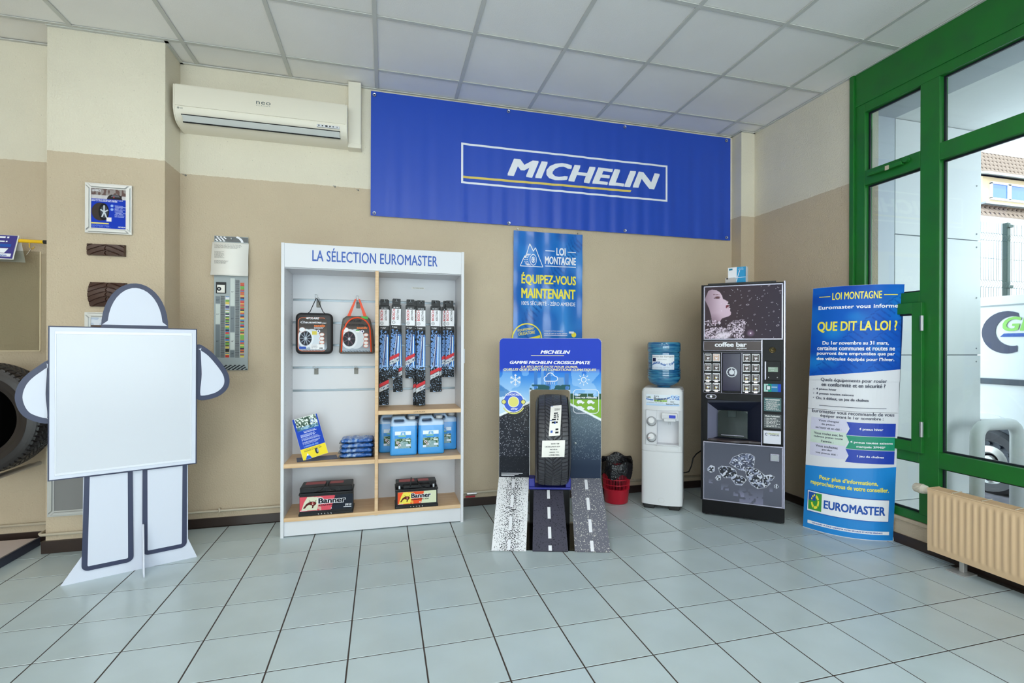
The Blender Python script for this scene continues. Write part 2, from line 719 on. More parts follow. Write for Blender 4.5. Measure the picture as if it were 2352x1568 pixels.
struct('wall_back', B(XL - .15, 3.11, YB, YB + .15, -.02, H + .1), WALL)
struct('wall_corner', B(3.108, XR + .1, 3.872, 4.15, -.02, H + .1), WALL)
struct('wall_pilaster', B(-1.998, -1.372, 3.75, 4.02, -.02, H), WALL)
wr = bmesh.new()
box(wr, XR, XR + .25, 2.879, 3.88, -.02, H + .1)
struct('wall_right', wr, WALL)
wr = bmesh.new()
box(wr, XR, XR + .2, YF, 2.879, -.02, .153)
box(wr, XR - .012, XR + .2, YF, 2.879, .153, .176, .003)
struct('wall_sill', wr, WALL)
struct('wall_left', B(XL - .15, XL, YF, YB, -.02, H + .1), WALL)
wf = bmesh.new()
box(wf, XL, XR + .2, YF - .2, YF, -.02, .35)
box(wf, XL, XR + .2, YF - .2, YF, 2.95, H + .1)
box(wf, XL, -3.6, YF - .2, YF, .35, 2.95)
box(wf, 2.9, XR + .2, YF - .2, YF, .35, 2.95)
struct('wall_front', wf, WALL)
w2 = bpy.data.objects.new('window_2', None)
C.objects.link(w2)
w2['kind'] = 'structure'
fr = bmesh.new()
for x in (-3.6, -1.45, .7, 2.82):
    box(fr, x, x + .08, YF - .12, YF - .04, .35, 2.95)
for z in (.35, 2.87):
    box(fr, -3.6, 2.9, YF - .12, YF - .04, z, z + .08)
finish('window_frame', fr, M['green'], w2)
for i in range(3):
    finish('pane', B(-3.52 + 2.15 * i, -3.52 + 2.15 * i + 2.07, YF - .085, YF - .08, .43, 2.87), M['glass'], w2)

# floor with each tile
ft = .3035
floor = struct('floor', B(XL, XR + .05, YF, YB + .02, -.05, -.0018), M['grout'])


def tile_mesh():
    bm = bmesh.new()
    g = (ft - .0062) / 2
    box(bm, -g, g, -g, g, -.010, 0)
    es = [e for e in bm.edges if all(v.co.z > -.001 for v in e.verts)]
    bmesh.ops.bevel(bm, geom=es, offset=.0012, segments=1, affect='EDGES')
    bmesh.ops.recalc_face_normals(bm, faces=bm.faces)
    me = bpy.data.meshes.new('tile')
    bm.to_mesh(me)
    me.materials.append(M['tile'])
    return me, bm


tm, tbm = tile_mesh()
fa = .0045


def px(p):
    d = Vector((p[0], p[1], p[2] - 1.27))
    z = d.dot(fw)
    if z < .05:
        return None
    return (1203.6 + 1156 * d.dot(r2) / z, 796.8 - 1156 * d.dot(u2) / z)


far = bmesh.new()
for i in range(-16, 14):
    for j in range(-22, 6):
        a, b = (i + .5) * ft, (j + .5) * ft
        x = -.1433 + a * math.cos(fa) - b * math.sin(fa)
        y = 2.7678 + a * math.sin(fa) + b * math.cos(fa)
        if x < XL - .1 or x > XR + .1 or y > YB + .1 or y < YF - .1:
            continue
        q = px((x, y, 0))
        if q and -180 < q[0] < 2560 and q[1] < 1780 and y > .8:
            o = bpy.data.objects.new('tile', tm)
            C.objects.link(o)
            o.parent = floor
            o.location = (x, y, random.uniform(-.0004, 0))
            o.rotation_euler = (0, 0, fa)
        else:
            t = tbm.copy()
            join(far, t, Matrix.Translation((x, y, 0)) @ Matrix.Rotation(fa, 4, 'Z'))
finish('tile', far, M['tile'], floor, kind='stuff')

# ceiling with each panel and bars
ceil = struct('ceiling', B(XL, XR + .2, YF - .2, YB + .1, H + .03, H + .12), M['tbar'])
xs = [XL] + [-.0649 + .6 * k for k in range(-6, 6)] + [XR]
ys = [YB] + [3.718 - .6 * k for k in range(0, 12)] + [YF]
back = bmesh.new()
for i in range(len(xs) - 1):
    for j in range(len(ys) - 1):
        x0, x1, y1, y0 = xs[i] + .002, xs[i + 1] - .002, ys[j] - .002, ys[j + 1] + .002
        zz = H + .006 + random.uniform(0, .0015)
        if y1 > .5 and x1 > -3.4:
            finish('panel', B(x0, x1, y0, y1, zz, zz + .012), M['ceil'], ceil)
        else:
            box(back, x0, x1, y0, y1, zz, zz + .012)
finish('panel', back, M['ceil'], ceil, kind='stuff')
for x in xs[1:-1]:
    finish('ceiling_bar', B(x - .0125, x + .0125, YF, YB, H - .001, H + .004), M['tbar'], ceil)
for y in ys[1:-1]:
    finish('ceiling_bar', B(XL, XR, y - .0125, y + .0125, H, H + .0045), M['tbar'], ceil)
for a in ((XL, XR, YB - .02, YB), (XR - .02, XR, YF, YB), (-1.998, -1.352, 3.73, 3.75), (-1.372, -1.352, 3.73, YB), (3.09, XR, 3.852, 3.872), (3.088, 3.108, 3.86, 4.0)):
    finish('edge_bar', B(*a, H - .004, H + .002), M['tbar'], ceil)
finish('ceiling_bulkhead', B(XR - .006, XR + .2, YF, 2.879, H - .002, H + .02), M['ceil'], ceil)

# skirting
bb = bmesh.new()
box(bb, XL, -1.998, YB - .014, YB, 0, .062, .002)
box(bb, -1.372, 3.108, YB - .014, YB, 0, .062, .002)
struct('baseboard_back', bb, M['base'])
bb = bmesh.new()
box(bb, -2.013, -1.357, 3.732, 3.75, 0, .075, .002)
box(bb, -1.372, -1.357, 3.75, YB, 0, .075, .002)
box(bb, -2.013, -1.998, 3.75, YB, 0, .075, .002)
struct('baseboard_pilaster', bb, M['base'])
bb = bmesh.new()
box(bb, XR - .014, XR, YF, 3.872, 0, .062, .002)
box(bb, 3.094, XR, 3.858, 3.872, 0, .062, .002)
struct('baseboard_right', bb, M['base'])

# heating pipe along the back wall
hp = thing('heating_pipe', 'thin beige painted pipe running low along the back wall', 'pipe', (0, 3.975, .115))
finish('pipe', tube(bmesh.new(), [(-4.1, 0, .003), (-2.06, 0, .002), (-2.03, -.03, .002), (-2.03, -.22, .002), (-2.01, -.245, .002), (-1.36, -.245, 0), (-1.34, -.235, 0), (-1.33, -.22, 0), (-1.33, -.02, 0), (-1.31, 0, 0), (.6, 0, -.004), (3.05, 0, -.006)], .009, 8), M['pipe'], hp, 'all')
for x in (-1.115, -2.6, 1.35, 2.1):
    finish('pipe_clip', tube(bmesh.new(), [(x, .02, .012), (x, -.008, .016), (x + .003, -.012, -.004), (x, .02, -.014)], .006, 6), M['pipe'], hp)
rv = thing('red_valve', 'small red lever valve on the pipe right of the shelving unit', 'valve', (.66, 3.965, .093))
finish('valve_body', tube(bmesh.new(), [(-.03, 0, .012), (.05, 0, .012)], .011, 8), M['steel'], rv)
finish('valve_lever', B(-.04, .035, -.014, -.004, -.014, -.003, .002), M['redp'], rv)

# ------------------------------------------------------------------ green window wall
w1 = bpy.data.objects.new('window_1', None)
C.objects.link(w1)
w1['kind'] = 'structure'
w1.location = (XR, 0, 0)
X0, X1 = 0.0, .07


def member(name, y0, y1, z0, z1, x0=X0, x1=X1, m='green'):
    return finish(name, B(x0, x1, min(y0, y1), max(y0, y1), z0, z1, .003), M[m], w1)


member('corner_trim', 2.848, 2.882, .175, H, -.018, .07)
member('header_panel', 2.848, YF, 2.992, H - .001, -.004, .07)
member('jamb', 2.775, 2.848, .18, 2.992)
member('top_rail', 2.775, YF, 2.93, 2.992)
member('bottom_rail', 2.775, YF, .178, .227)
mull = [(2.395, 2.279), (.45, .334), (-1.5, -1.616), (YF + .08, YF)]
for a, b in mull:
    member('mullion', a, b, .227, 2.93)
member('rail', 2.775, 2.395, 2.414, 2.517)
member('rail', 2.775, 2.395, 1.561, 1.629)
member('rail', 2.775, 2.395, .549, .62)
panes = [(2.775, 2.395, 2.517, 2.93), (2.775, 2.395, 1.629, 2.414), (2.775, 2.395, .227, .549)]
for (a, b), (c, d) in zip(mull, mull[1:]):
    member('rail', b, c, 2.416, 2.52)
    member('rail', b, c, .54, .636)
    panes += [(b, c, 2.52, 2.93), (b, c, .636, 2.416), (b, c, .227, .54)]


def gasket(y0, y1, z0, z1, x=.034, w=.011):
    bm = bmesh.new()
    ya, yb = min(y0, y1), max(y0, y1)
    for a in ((ya, ya + w, z0, z1), (yb - w, yb, z0, z1), (ya + w, yb - w, z0, z0 + w), (ya + w, yb - w, z1 - w, z1)):
        box(bm, x, x + .012, *a)
    return finish('gasket', bm, M['gasket'], w1)


for p in panes:
    member('pane', p[0], p[1], p[2], p[3], .040, .046, 'glass')
    gasket(*p)
# opening sash
sa = finish('sash', bmesh.ops and (lambda bm: (box(bm, -.022, .03, 2.366, 2.429, .614, 1.561, .003), box(bm, -.022, .03, 2.742, 2.80, .614, 1.561, .003),
            box(bm, -.0215, .03, 2.429, 2.742, .614, .68, .003), box(bm, -.0215, .03, 2.429, 2.742, 1.491, 1.561, .003), bm)[-1])(bmesh.new()), M['green'], w1)
finish('pane', B(.004, .01, 2.429, 2.742, .68, 1.491), M['glass'], sa)
gasket(2.429, 2.742, .68, 1.491, -.004)
for z in (1.428, .765):
    finish('hinge', tube(bmesh.new(), [(-.026, 2.362, z - .047), (-.026, 2.362, z + .047)], .010, 10), M['steel'], w1)
finish('vent_bar', B(-.03, -.004, 2.49, 2.735, 2.462, 2.488, .004), M['green'], w1)
finish('vent_lever', (lambda bm: (tube(bm, [(-.03, 2.47, 2.485), (-.004, 2.47, 2.485)], .018, 12), bm)[-1])(bmesh.new()), M['green'], w1)
finish('vent_catch', B(-.034, -.03, 2.575, 2.60, 2.458, 2.486), M['pipe'], w1)

# ------------------------------------------------------------------ outside
ME = dict(
    clad=mat('white_cladding', (248, 248, 248), .5),
    clad_shade=mat('shaded_cladding', (214, 218, 226), .5),  # darker cladding copy: shade beside the building put into the colour
    soff=mat('soffit_board', (246, 246, 244), .7),
    soff_shade=mat('soffit_shade', (190, 194, 200), .6),  # darker soffit copy, shade near the building painted in
    asph=mat('asphalt', (128, 122, 130), .9, var=(8, (98, 96, 104), .4, .6)),
    grass=mat('mossy_grass', (98, 110, 70), .95, var=(22, (150, 138, 140), .4, .62)),
    van=mat('van_paint', (222, 224, 228), .25),
    vandark=mat('van_dark_trim', (58, 66, 80), .5),
    fence=mat('green_wire', (10, 40, 34), .5),
    conc=mat('concrete', (176, 172, 166), .9),
    rooft=mat('roof_tile', (58, 44, 40), .85),
    rooflight=mat('roof_tile_pale', (132, 112, 100), .85),
    house=mat('cream_render', (206, 180, 146), .9),
    gutter=mat('grey_gutter', (150, 155, 160), .5),
    hglass=mat('house_pane', (70, 100, 180), .1),
)
g = struct('ground_yard', B(XR + .2, 60, -20, 5, -.2, -.05), ME['asph'])
tag(finish('grass_strip', B(XR + .2, 4.3, -4, 2.98, -.1, -.02), ME['grass']), 'mossy grass verge outside below the green window', 'grass', kind='stuff')
g = struct('ground_terrace', B(5, 60, 5.1, 40, .6, 1.0), ME['conc'])
struct('wall_retaining', B(5, 40, 4.9, 5.1, -.1, 1.02), ME['conc'])
pw = thing('cladding_wall', 'white panelled outside wall end beside the window', 'wall', (3.46, 3.0, 0))
finish('wall_core', B(0, 1.262, .012, .35, -.05, 3.06), ME['gutter'], pw)
finish('side_panel', B(0, .345, -.004, .012, -.05, 3.055), ME['clad_shade'], pw, label='side panel greyed as in building shade')
for z0, z1 in ((.09, 1.214), (1.222, 2.152), (2.16, 3.05)):
    p = finish('panel', B(.350, 1.27, -.006, .012, z0, z1, .001), ME['clad'], pw)
    for z in (z0 + .05, (z0 + z1) / 2, z1 - .05):
        finish('screw', tube(bmesh.new(), [(1.22, -.010, z), (1.22, -.004, z)], .006, 8), ME['gutter'], p)
finish('plinth', B(0, 1.262, -.02, .0, -.05, .085), ME['clad'], pw)
so_ = thing('porch_soffit', 'white porch ceiling outside above the green window', 'soffit', (3.45, 0, 3.055))
finish('soffit_board', B(.355, 3.2, -4, 3.3, 0, .06), ME['soff'], so_)
finish('soffit_shade_strip', B(.0, .353, -4, 3.3, -.002, .06), ME['soff_shade'], so_, label='soffit strip greyed as in building shade')
finish('fascia', B(3.2, 3.24, -4, 3.3, -.05, .25), ME['soff'], so_)

bo = thing('hoop_barrier', 'white tubular hoop barrier outside the window', 'barrier', (4.39, 2.8, 0))
pts = [(0, 0, -.05), (0, 0, .58)] + [(.1 - .1 * math.cos(a), 0, .58 + .1 * math.sin(a)) for a in (.4, .8, 1.2, 1.57)] + [(.34 + .1 * math.sin(a), 0, .58 + .1 * math.cos(a)) for a in (0, .4, .8, 1.2, 1.57)] + [(.44, 0, -.05)]
finish('hoop', tube(bmesh.new(), pts, .045, 14), ME['clad'], bo, 'all')
finish('base_plate', B(-.08, .08, -.08, .08, -.05, -.03), ME['van'], bo)
finish('base_plate', B(.36, .52, -.08, .08, -.05, -.03), ME['van'], bo)

# van with the green letter
va = thing('white_van', 'white van with a dark arc and green letter parked close outside the window', 'van', (5.3, 3.31, -.05))


def arc_pts(cy, cz, r, a0, a1, n=14):
    return [(cy + r * math.cos(math.radians(a0 + (a1 - a0) * k / n)), cz + r * math.sin(math.radians(a0 + (a1 - a0) * k / n))) for k in range(n + 1)]


prof = [(1.05, .3), (1.1, .7), (1.08, 1.6), (.98, 1.76), (.9, 1.79), (-1.2, 1.79), (-1.5, 1.75), (-2.3, 1.2), (-3.2, 1.05), (-3.35, .85), (-3.35, .3)] + \
    [(-3.0, .3)] + arc_pts(-2.6, .3, .36, 180, 0)[1:] + [(-.4, .3)] + arc_pts(0, .3, .37, 180, 0)[1:]
finish('van_body', prism_x(bmesh.new(), prof, 0, 1.75), ME['van'], va)
finish('arch_liner', prism_x(bmesh.new(), arc_pts(0, .3, .365, 180, 0), .05, .4), ME['vandark'], va)
finish('arch_trim', (lambda bm: ([prism_x(bm, [arc_pts(0, .3, .38, 180, 0)[k], arc_pts(0, .3, .38, 180, 0)[k + 1], arc_pts(0, .3, .43, 180, 0)[k + 1], arc_pts(0, .3, .43, 180, 0)[k]], -.012, .0) for k in range(14)], bm)[-1])(bmesh.new()), ME['van'], va)
finish('rub_strip', B(-.018, 0, -2.0, 1.0, 1.0, 1.052, .004), ME['vandark'], va)
finish('top_line', B(-.006, 0, -1.1, .95, 1.70, 1.712), ME['gutter'], va)
finish('side_window', prism_x(bmesh.new(), [(-1.0, 1.2), (-1.0, 1.66), (-1.45, 1.66), (-2.1, 1.2)], -.006, 0), M['gasket'], va)
for y in (0, -2.6):
    w = finish('wheel', lathe(bmesh.new(), [(.2, -.0), (.27, -.01), (.3, .02), (.3, .17), (.26, .19), (.1, .19)], 32, 'x', (.02, y, .29)), M['rubber'], va, True)
    finish('rim', lathe(bmesh.new(), [(.215, .01), (.2, .0), (.185, .03), (.15, .035), (.12, .02), (.085, .01), (.07, .03), (.055, .03), (.05, .0), (0.001, -.002)], 32, 'x', (.02, y, .29)), M['alu'], w, True)
    for k in range(12):
        a = 2 * PI * k / 12
        hb = bmesh.new()
        tube(hb, [(.028, y + .165 * math.cos(a), .29 + .165 * math.sin(a)), (.056, y + .165 * math.cos(a), .29 + .165 * math.sin(a))], .016, 8)
        finish('rim_hole', hb, ME['vandark'], w)
# livery: dark arc, green G, blue bar  (on plane x = -.004, drawn in y,z)
lv = bmesh.new()
oc, ic = arc_pts(.155, 1.465, .188, 62, 296, 20), arc_pts(.205, 1.475, .130, 70, 285, 20)
for k in range(20):
    lv.faces.new([lv.verts.new((-.004, -p[0] + .0, p[1])) for p in (oc[k], oc[k + 1], ic[k + 1], ic[k])])
finish('livery_arc', lv, M['navy'], va)
gl = bmesh.new()
text(gl, 'GIRARDOT', 0, .95, 1.475, 1.60, bold=.03, shear=.25)
gl.transform(Matrix.Translation((-.006, -.13, 0)) @ Matrix.Rotation(-PI / 2, 4, 'Z'))
finish('lettering', gl, mat('livery_green', (136, 200, 90), .4), va)
bl = bmesh.new()
poly(bl, [(0, 1.425), (.95, 1.425), (.95, 1.455), (.03, 1.455)])
bl.transform(Matrix.Translation((-.006, -.11, 0)) @ Matrix.Rotation(-PI / 2, 4, 'Z'))
finish('livery_bar', bl, M['pb'], va)

# fence
fe = thing('mesh_fence', 'green welded mesh fence with post beyond the parked van', 'fence', (7.4, 5.0, 1.02))
wm = bmesh.new()
x = 0
while x < 5:
    zp = [(0, 0)] + sum([[(z - .05, 0), (z, -.03), (z + .05, 0)] for z in (.55, 1.15, 1.8)], []) + [(2.0, 0)]
    tube(wm, [(x, y, z) for z, y in zp], .0028, 4, False)
    x += .05
for z in (.1, .5, .6, .85, 1.1, 1.2, 1.5, 1.75, 1.85):
    tube(wm, [(0, 0, z), (5, 0, z)], .003, 4, False)
finish('wire_mesh', wm, ME['fence'], fe, kind='stuff')
for x in (1.04, 3.54):
    p = finish('post', B(x - .03, x + .03, -.005, .06, -.02, 2.02, .003), ME['fence'], fe)
    for z in (.3, 1.1, 1.95):
        finish('post_clamp', B(x - .05, x + .05, -.03, .0, z, z + .04, .003), ME['fence'], p)

v2 = thing('tall_white_van', 'tall white van roof behind the green mesh fence', 'van', (7.4, 6.1, 1.0))
v2.scale = (1.5, 1.2, 1.0)
finish('van_body', prism(bmesh.new(), [(0, .3), (0, 2.3), (.2, 2.45), (2.0, 2.5), (2.5, 2.4), (2.9, 1.6), (3.6, 1.2), (3.8, 1.0), (3.8, .3)], 0, 1.9), ME['van'], v2)
for x in (.8, 3.1):
    finish('wheel', tube(bmesh.new(), [(x, -.02, .32), (x, .2, .32)], .32, 20), M['rubber'], v2)

# house
ho = thing('far_house', 'cream house with tiled roof and dormer seen through the window', 'house', (22.5, 15, 1.0))
finish('house_wall', B(.6, 14, .2, 8, 0, 5.75), ME['house'], ho)
A0, A1, R0, R1 = Vector((0, -.2, 5.6)), Vector((15, -.2, 5.6)), Vector((6.6, 4.6, 12.0)), Vector((15, 4.6, 12.0))
rf = bmesh.new()
v = [rf.verts.new(p) for p in (A0, A1, R1, R0, Vector((0, 8.6, 5.6)), Vector((15, 8.6, 5.6)))]
rf.faces.new((v[0], v[1], v[2], v[3]))
rf.faces.new((v[0], v[3], v[4]))
rf.faces.new((v[3], v[2], v[5], v[4]))
rf.faces.new((v[0], v[4], v[5], v[1]))
roof = finish('roof', rf, ME['rooft'], ho)
tb = bmesh.new()
upv = (R1 - A1)
n_rows = 22
for r in range(n_rows):
    f = r / n_rows
    xa = A0.x + (R0.x - A0.x) * f + .15
    p0 = A1 + upv * f
    nrm = Vector((0, -upv.z, upv.y)).normalized()
    x = xa
    while x < 11:
        a = Vector((x, p0.y, p0.z)) + nrm * .02
        w, up_ = .17, upv / n_rows
        q = [a, a + Vector((w, 0, 0)), a + Vector((w / 2, 0, 0)) + nrm * .09, a + up_, a + up_ + Vector((w, 0, 0)), a + up_ + Vector((w / 2, 0, 0)) + nrm * .03]
        vv = [tb.verts.new(c) for c in q]
        tb.faces.new((vv[0], vv[2], vv[5], vv[3]))
        tb.faces.new((vv[2], vv[1], vv[4], vv[5]))
        tb.faces.new((vv[0], vv[1], vv[2]))
        x += .27
finish('roof_tile', tb, ME['rooflight'], roof, kind='stuff')
finish('gutter', tube(bmesh.new(), [(-.2, -.35, 5.55), (15, -.35, 5.55)], .09, 8), ME['gutter'], ho)
finish('roof_light', (lambda bm: (box(bm, -.45, .45, -.05, .05, -.2, .2), bm.transform(Matrix.Translation((6.9, 3.6, 10.9)) @ Matrix.Rotation(-.7, 4, 'X')), bm)[-1])(bmesh.new()), mat('red_flashing', (190, 110, 120), .5), ho)
dm = finish('dormer', prism_x(bmesh.new(), [(.1, 6.3), (.1, 7.45), (2.6, 8.4), (2.6, 6.3)], 1.45, 5.6), ME['house'], ho)
finish('dormer_roof', prism_x(bmesh.new(), [(-.25, 7.42), (-.25, 7.52), (2.9, 8.6), (2.9, 8.5)], 1.2, 5.8), ME['gutter'], dm)
finish('dormer_sill', B(1.4, 5.65, -.05, .15, 6.28, 6.36), ME['gutter'], dm)
for x in (1.85, 2.95, 4.05):
    f = finish('window', (lambda bm: ([box(bm, *q) for q in ((x, x + .07, .02, .12, 6.55, 7.2), (x + .98, x + 1.05, .02, .12, 6.55, 7.2), (x, x + 1.05, .02, .12, 6.5, 6.58), (x, x + 1.05, .02, .12, 7.16, 7.24))], bm)[-1])(bmesh.new()), ME['van'], ho)
    finish('pane', B(x + .07, x + .98, .06, .09, 6.58, 7.16), ME['hglass'], f)
# ------------------------------------------------------------------ air conditioner
ac = thing('air_conditioner', 'cream wall air conditioner with long air slot high on the back wall', 'air conditioner', (-1.346, YB, 2.745))
W_ = 1.08
prof = [(0, .255), (-.17, .255), (-.195, .247), (-.2, .235), (-.2, .105), (-.198, .09), (-.185, .052), (-.16, .026), (-.12, .008), (-.06, 0), (0, 0)]
finish('body', prism_x(bmesh.new(), prof, .008, W_ - .008), M['cream'], ac, True)
for x0, x1 in ((0, .008), (W_ - .008, W_)):
    finish('end_cap', prism_x(bmesh.new(), [(y * 1.01, z + (.002 if z > .1 else -.002)) for y, z in prof], x0, x1), M['cream'], ac)
finish('front_panel', prism_x(bmesh.new(), [(-.172, .2585), (-.1975, .25), (-.205, .236), (-.205, .108), (-.2, .106), (-.19, .25)], .012, W_ - .012), M['cream'], ac, True)
finish('air_flap', prism_x(bmesh.new(), [(-.197, .05), (-.1975, .047), (-.168, .018), (-.166, .022)], .05, W_ - .05), mat('pale_grey_flap', (205, 206, 204), .4), ac)
finish('slot_gap', prism_x(bmesh.new(), [(-.2, .0555), (-.199, .0525), (-.19, .05), (-.19, .058)], .046, W_ - .046), M['black'], ac)
finish('slot_gap', prism_x(bmesh.new(), [(-.170, .0185), (-.164, .0115), (-.155, .02)], .046, W_ - .046), M['black'], ac)
t = bmesh.new()
text(t, 'neo', .495, .585, .176, .196, -.2055, bold=.01, sp=1.1)
text(t, 'PLASMA', .497, .583, .164, .1705, -.2055, bold=0, sp=1.6)
ring2(t, .03, .093, .006, .003, -.2005, 16)
text(t, 'LG', .042, .056, .089, .097, -.2005)
finish('lettering', t, mat('grey_print', (96, 104, 104), .5), ac)
dp = finish('display_strip', B(.88, 1.03, -.2025, -.19, .07, .088, .002), M['white'], ac)
t = bmesh.new()
for k, (x, w) in enumerate(((.89, .008), (.913, .008), (.936, .015), (.963, .008), (.985, .006), (1.012, .004))):
    quad(t, x, x + w, .075, .084, -.203)
finish('indicator', t, M['pk'], dp)
st = thing('duct_cover', 'white vertical duct cover from air conditioner up to ceiling', 'duct', (-.266, YB, 2.737))
finish('duct', B(0, .09, -.08, 0, .03, .488, .004), M['cream'], st)
finish('end_piece', B(-.002, .092, -.083, 0, 0, .031, .003), M['cream'], st)

# ------------------------------------------------------------------ blue wall banner
bw, bh = 3.184, .945
bn = thing('wall_banner', 'wide blue tyre-maker banner with white lettering under the ceiling', 'banner', (-.107, 3.988, 2.262))
rnd = random.Random(3)
ph = [rnd.uniform(0, 6) for _ in range(6)]


def ban_y(x, z):
    f = z / bh
    low = (1 - f) ** .5
    return -.004 - .0028 * low * (math.sin(x * 37 + ph[0]) + .6 * math.sin(x * 61 + ph[1]) + .5 * math.sin(x * 19 + ph[2])) - .002 * math.sin(x * 7 + ph[3]) - .003 * low


bm = bmesh.new()
nx, nz = 220, 14
vs = [[bm.verts.new((bw * i / nx, ban_y(bw * i / nx, bh * j / nz), bh * j / nz)) for i in range(nx + 1)] for j in range(nz + 1)]
for j in range(nz):
    for i in range(nx):
        bm.faces.new((vs[j][i], vs[j][i + 1], vs[j + 1][i + 1], vs[j + 1][i]))
finish('sheet', bm, mat('blue_vinyl', (34, 74, 182), .38), bn, 'all')


def on_banner(bm, off=.0015):
    xs_ = [bw * k / 110 for k in range(1, 110)]
    return bend(bm, lambda c: Vector((c.x, ban_y(c.x, c.z) + c.y - off, c.z)), xs_)


t = bmesh.new()
bx0, bx1, bz0, bz1 = .693, 2.518, .313, .619
outline2(t, [(bx0, bz0), (bx1, bz0), (bx1, bz1), (bx0, bz1)], .016)
for x, z in ((bx0, bz0), (bx1, bz0), (bx1, bz1), (bx0, bz1)):
    quad(t, x - .008, x + .008, z - .008, z + .008)
finish('frame_line', on_banner(t), M['pw'], bn)
t = bmesh.new()
text(t, 'MICHELIN', 1.064, 2.45, .402, .548, 0, bold=.045, shear=.28, sp=1.05)
finish('lettering', on_banner(t), M['pw'], bn)
t = bmesh.new()
poly(t, [(.70, .348), (2.165, .360), (2.175, .378), (.70, .366)])
finish('underline', on_banner(t), M['pg'], bn)
for x, z in ((.025, .915), (1.069, .923), (2.109, .920), (3.139, .918), (.027, .019), (1.076, .015), (2.113, .022), (3.143, .024)):
    e = bmesh.new()
    lathe(e, [(.006, -.012), (.012, -.014), (.014, -.010), (.013, -.006)], 14, 'y', (x, 0, z))
    finish('eyelet', e, M['steel'], bn)

# ------------------------------------------------------------------ mountain law poster on the back wall
po = thing('hanging_poster', 'blue and yellow law poster hanging on the back wall under the banner', 'poster', (1.010, 3.986, 1.25))
pwid, phgt = .600, .972


def pos_y(x, z):
    return -.004 - .004 * math.sin(x * 17 + z * 4) * (1 - z / phgt) - .006 * max(0, x / pwid - .7) * 2 - .0025 * math.sin(z * 21 + x * 9) - .002 * math.sin(x * 44)


pc = Pic(0, pwid, 0, phgt, 90, 140, (32, 110, 196))
n = pc.noise(6, 8, 3)
pc.mix((n - .45) * 1.5, (20, 84, 168))
n = pc.noise(4, 5, 5)
pc.mix((n - .55) * 1.6, (66, 150, 222))
for k in range(26):       # faint tread curve across the sheet
    a = k / 25
    x, z = .12 + .8 * a, .15 + .8 * a ** .8
    pc.line((x, z), (x + .09, z - .05), .012, (18, 72, 150), .7)
    pc.line((x, z), (x - .03, z + .05), .008, (18, 72, 150), .5)
pc.build('sheet', vcol_mat('glossy_print', .2), po, 0, lambda c: Vector((c.x, pos_y(c.x, c.z) + c.y, c.z)))


def on_post(bm, off=.0018):
    return bend(bm, lambda c: Vector((c.x, pos_y(c.x, c.z) + c.y - off, c.z)), [pwid * k / 24 for k in range(1, 24)])


def PX(x):
    return x - 1.010


def PZ(z):
    return z - 1.25


t = bmesh.new()
tri = [(1.065, 1.935), (1.105, 2.02), (1.112, 2.005), (1.147, 2.121), (1.178, 2.06), (1.195, 2.09), (1.262, 1.935)]
outline2(t, [(PX(a), PZ(b)) for a, b in tri], .006)
ring2(t, PX(1.178), PZ(1.99), .047, .041, ex=.62)
ring2(t, PX(1.178), PZ(1.99), .026, .021, ex=.6)
for k in range(6):
    a = k * PI / 3
    line2(t, (PX(1.178), PZ(1.99)), (PX(1.178) + .015 * math.cos(a), PZ(1.99) + .024 * math.sin(a)), .005)
for k in range(9):
    a = PI / 2 + PI * (k + .5) / 9
    for q in (0, .012, .024):
        quad(t, PX(1.152) - q + .028 * math.cos(a), PX(1.152) - q + .028 * math.cos(a) + .008, PZ(1.99) + .045 * math.sin(a) - .003, PZ(1.99) + .045 * math.sin(a) + .004)
text(t, 'LOI', PX(1.378), PX(1.459), PZ(2.036), PZ(2.100), bold=.03)
text(t, 'MONTAGNE', PX(1.279), PX(1.552), PZ(1.960), PZ(2.024), bold=.03)
for a, b, z in ((1.281, 1.362, 2.07), (1.477, 1.552, 2.068), (1.281, 1.552, 1.944)):
    quad(t, PX(a), PX(b), PZ(z) - .003, PZ(z) + .003)
text(t, '100% SÉCURITÉ - ZÉRO AMENDE', PX(1.078), PX(1.549), PZ(1.615), PZ(1.655), bold=.015)
text(t, 'TOUJOURS LÀ POUR GARANTIR', PX(1.275), PX(1.44), PZ(1.398), PZ(1.410), bold=.02)
text(t, 'VOTRE SÉCURITÉ ET VOTRE SÉRÉNITÉ', PX(1.275), PX(1.475), PZ(1.378), PZ(1.390), bold=.02)
quad(t, PX(1.275), PX(1.475), PZ(1.366), PZ(1.370))
quad(t, PX(1.49), PX(1.535), PZ(1.385), PZ(1.402))
finish('white_lettering', on_post(t), M['pw'], po)
t = bmesh.new()
text(t, 'ÉQUIPEZ-VOUS', PX(1.077), PX(1.555), PZ(1.779), PZ(1.886), bold=.03)
text(t, 'MAINTENANT', PX(1.077), PX(1.549), PZ(1.673), PZ(1.755), bold=.035)
ring2(t, PX(1.128), PZ(1.335), .132, .122, n=40)
poly(t, [(PX(1.01), PZ(1.29)), (PX(1.245), PZ(1.35)), (PX(1.24), PZ(1.37)), (PX(1.01), PZ(1.31))])
text(t, 'ÉQUIPEMENT', PX(1.045), PX(1.19), PZ(1.392), PZ(1.42), bold=.02, slope=.02)
text(t, 'OBLIGATOIRE', PX(1.05), PX(1.195), PZ(1.362), PZ(1.388), bold=.02, slope=.02)
ring2(t, PX(1.535), PZ(1.375), .022, 0)
finish('yellow_lettering', on_post(t), M['py'], po)
for x in (.035, .565):
    finish('hook', tube(bmesh.new(), [(x, .01, .985), (x, -.008, .985)], .005, 8), M['steel'], po)

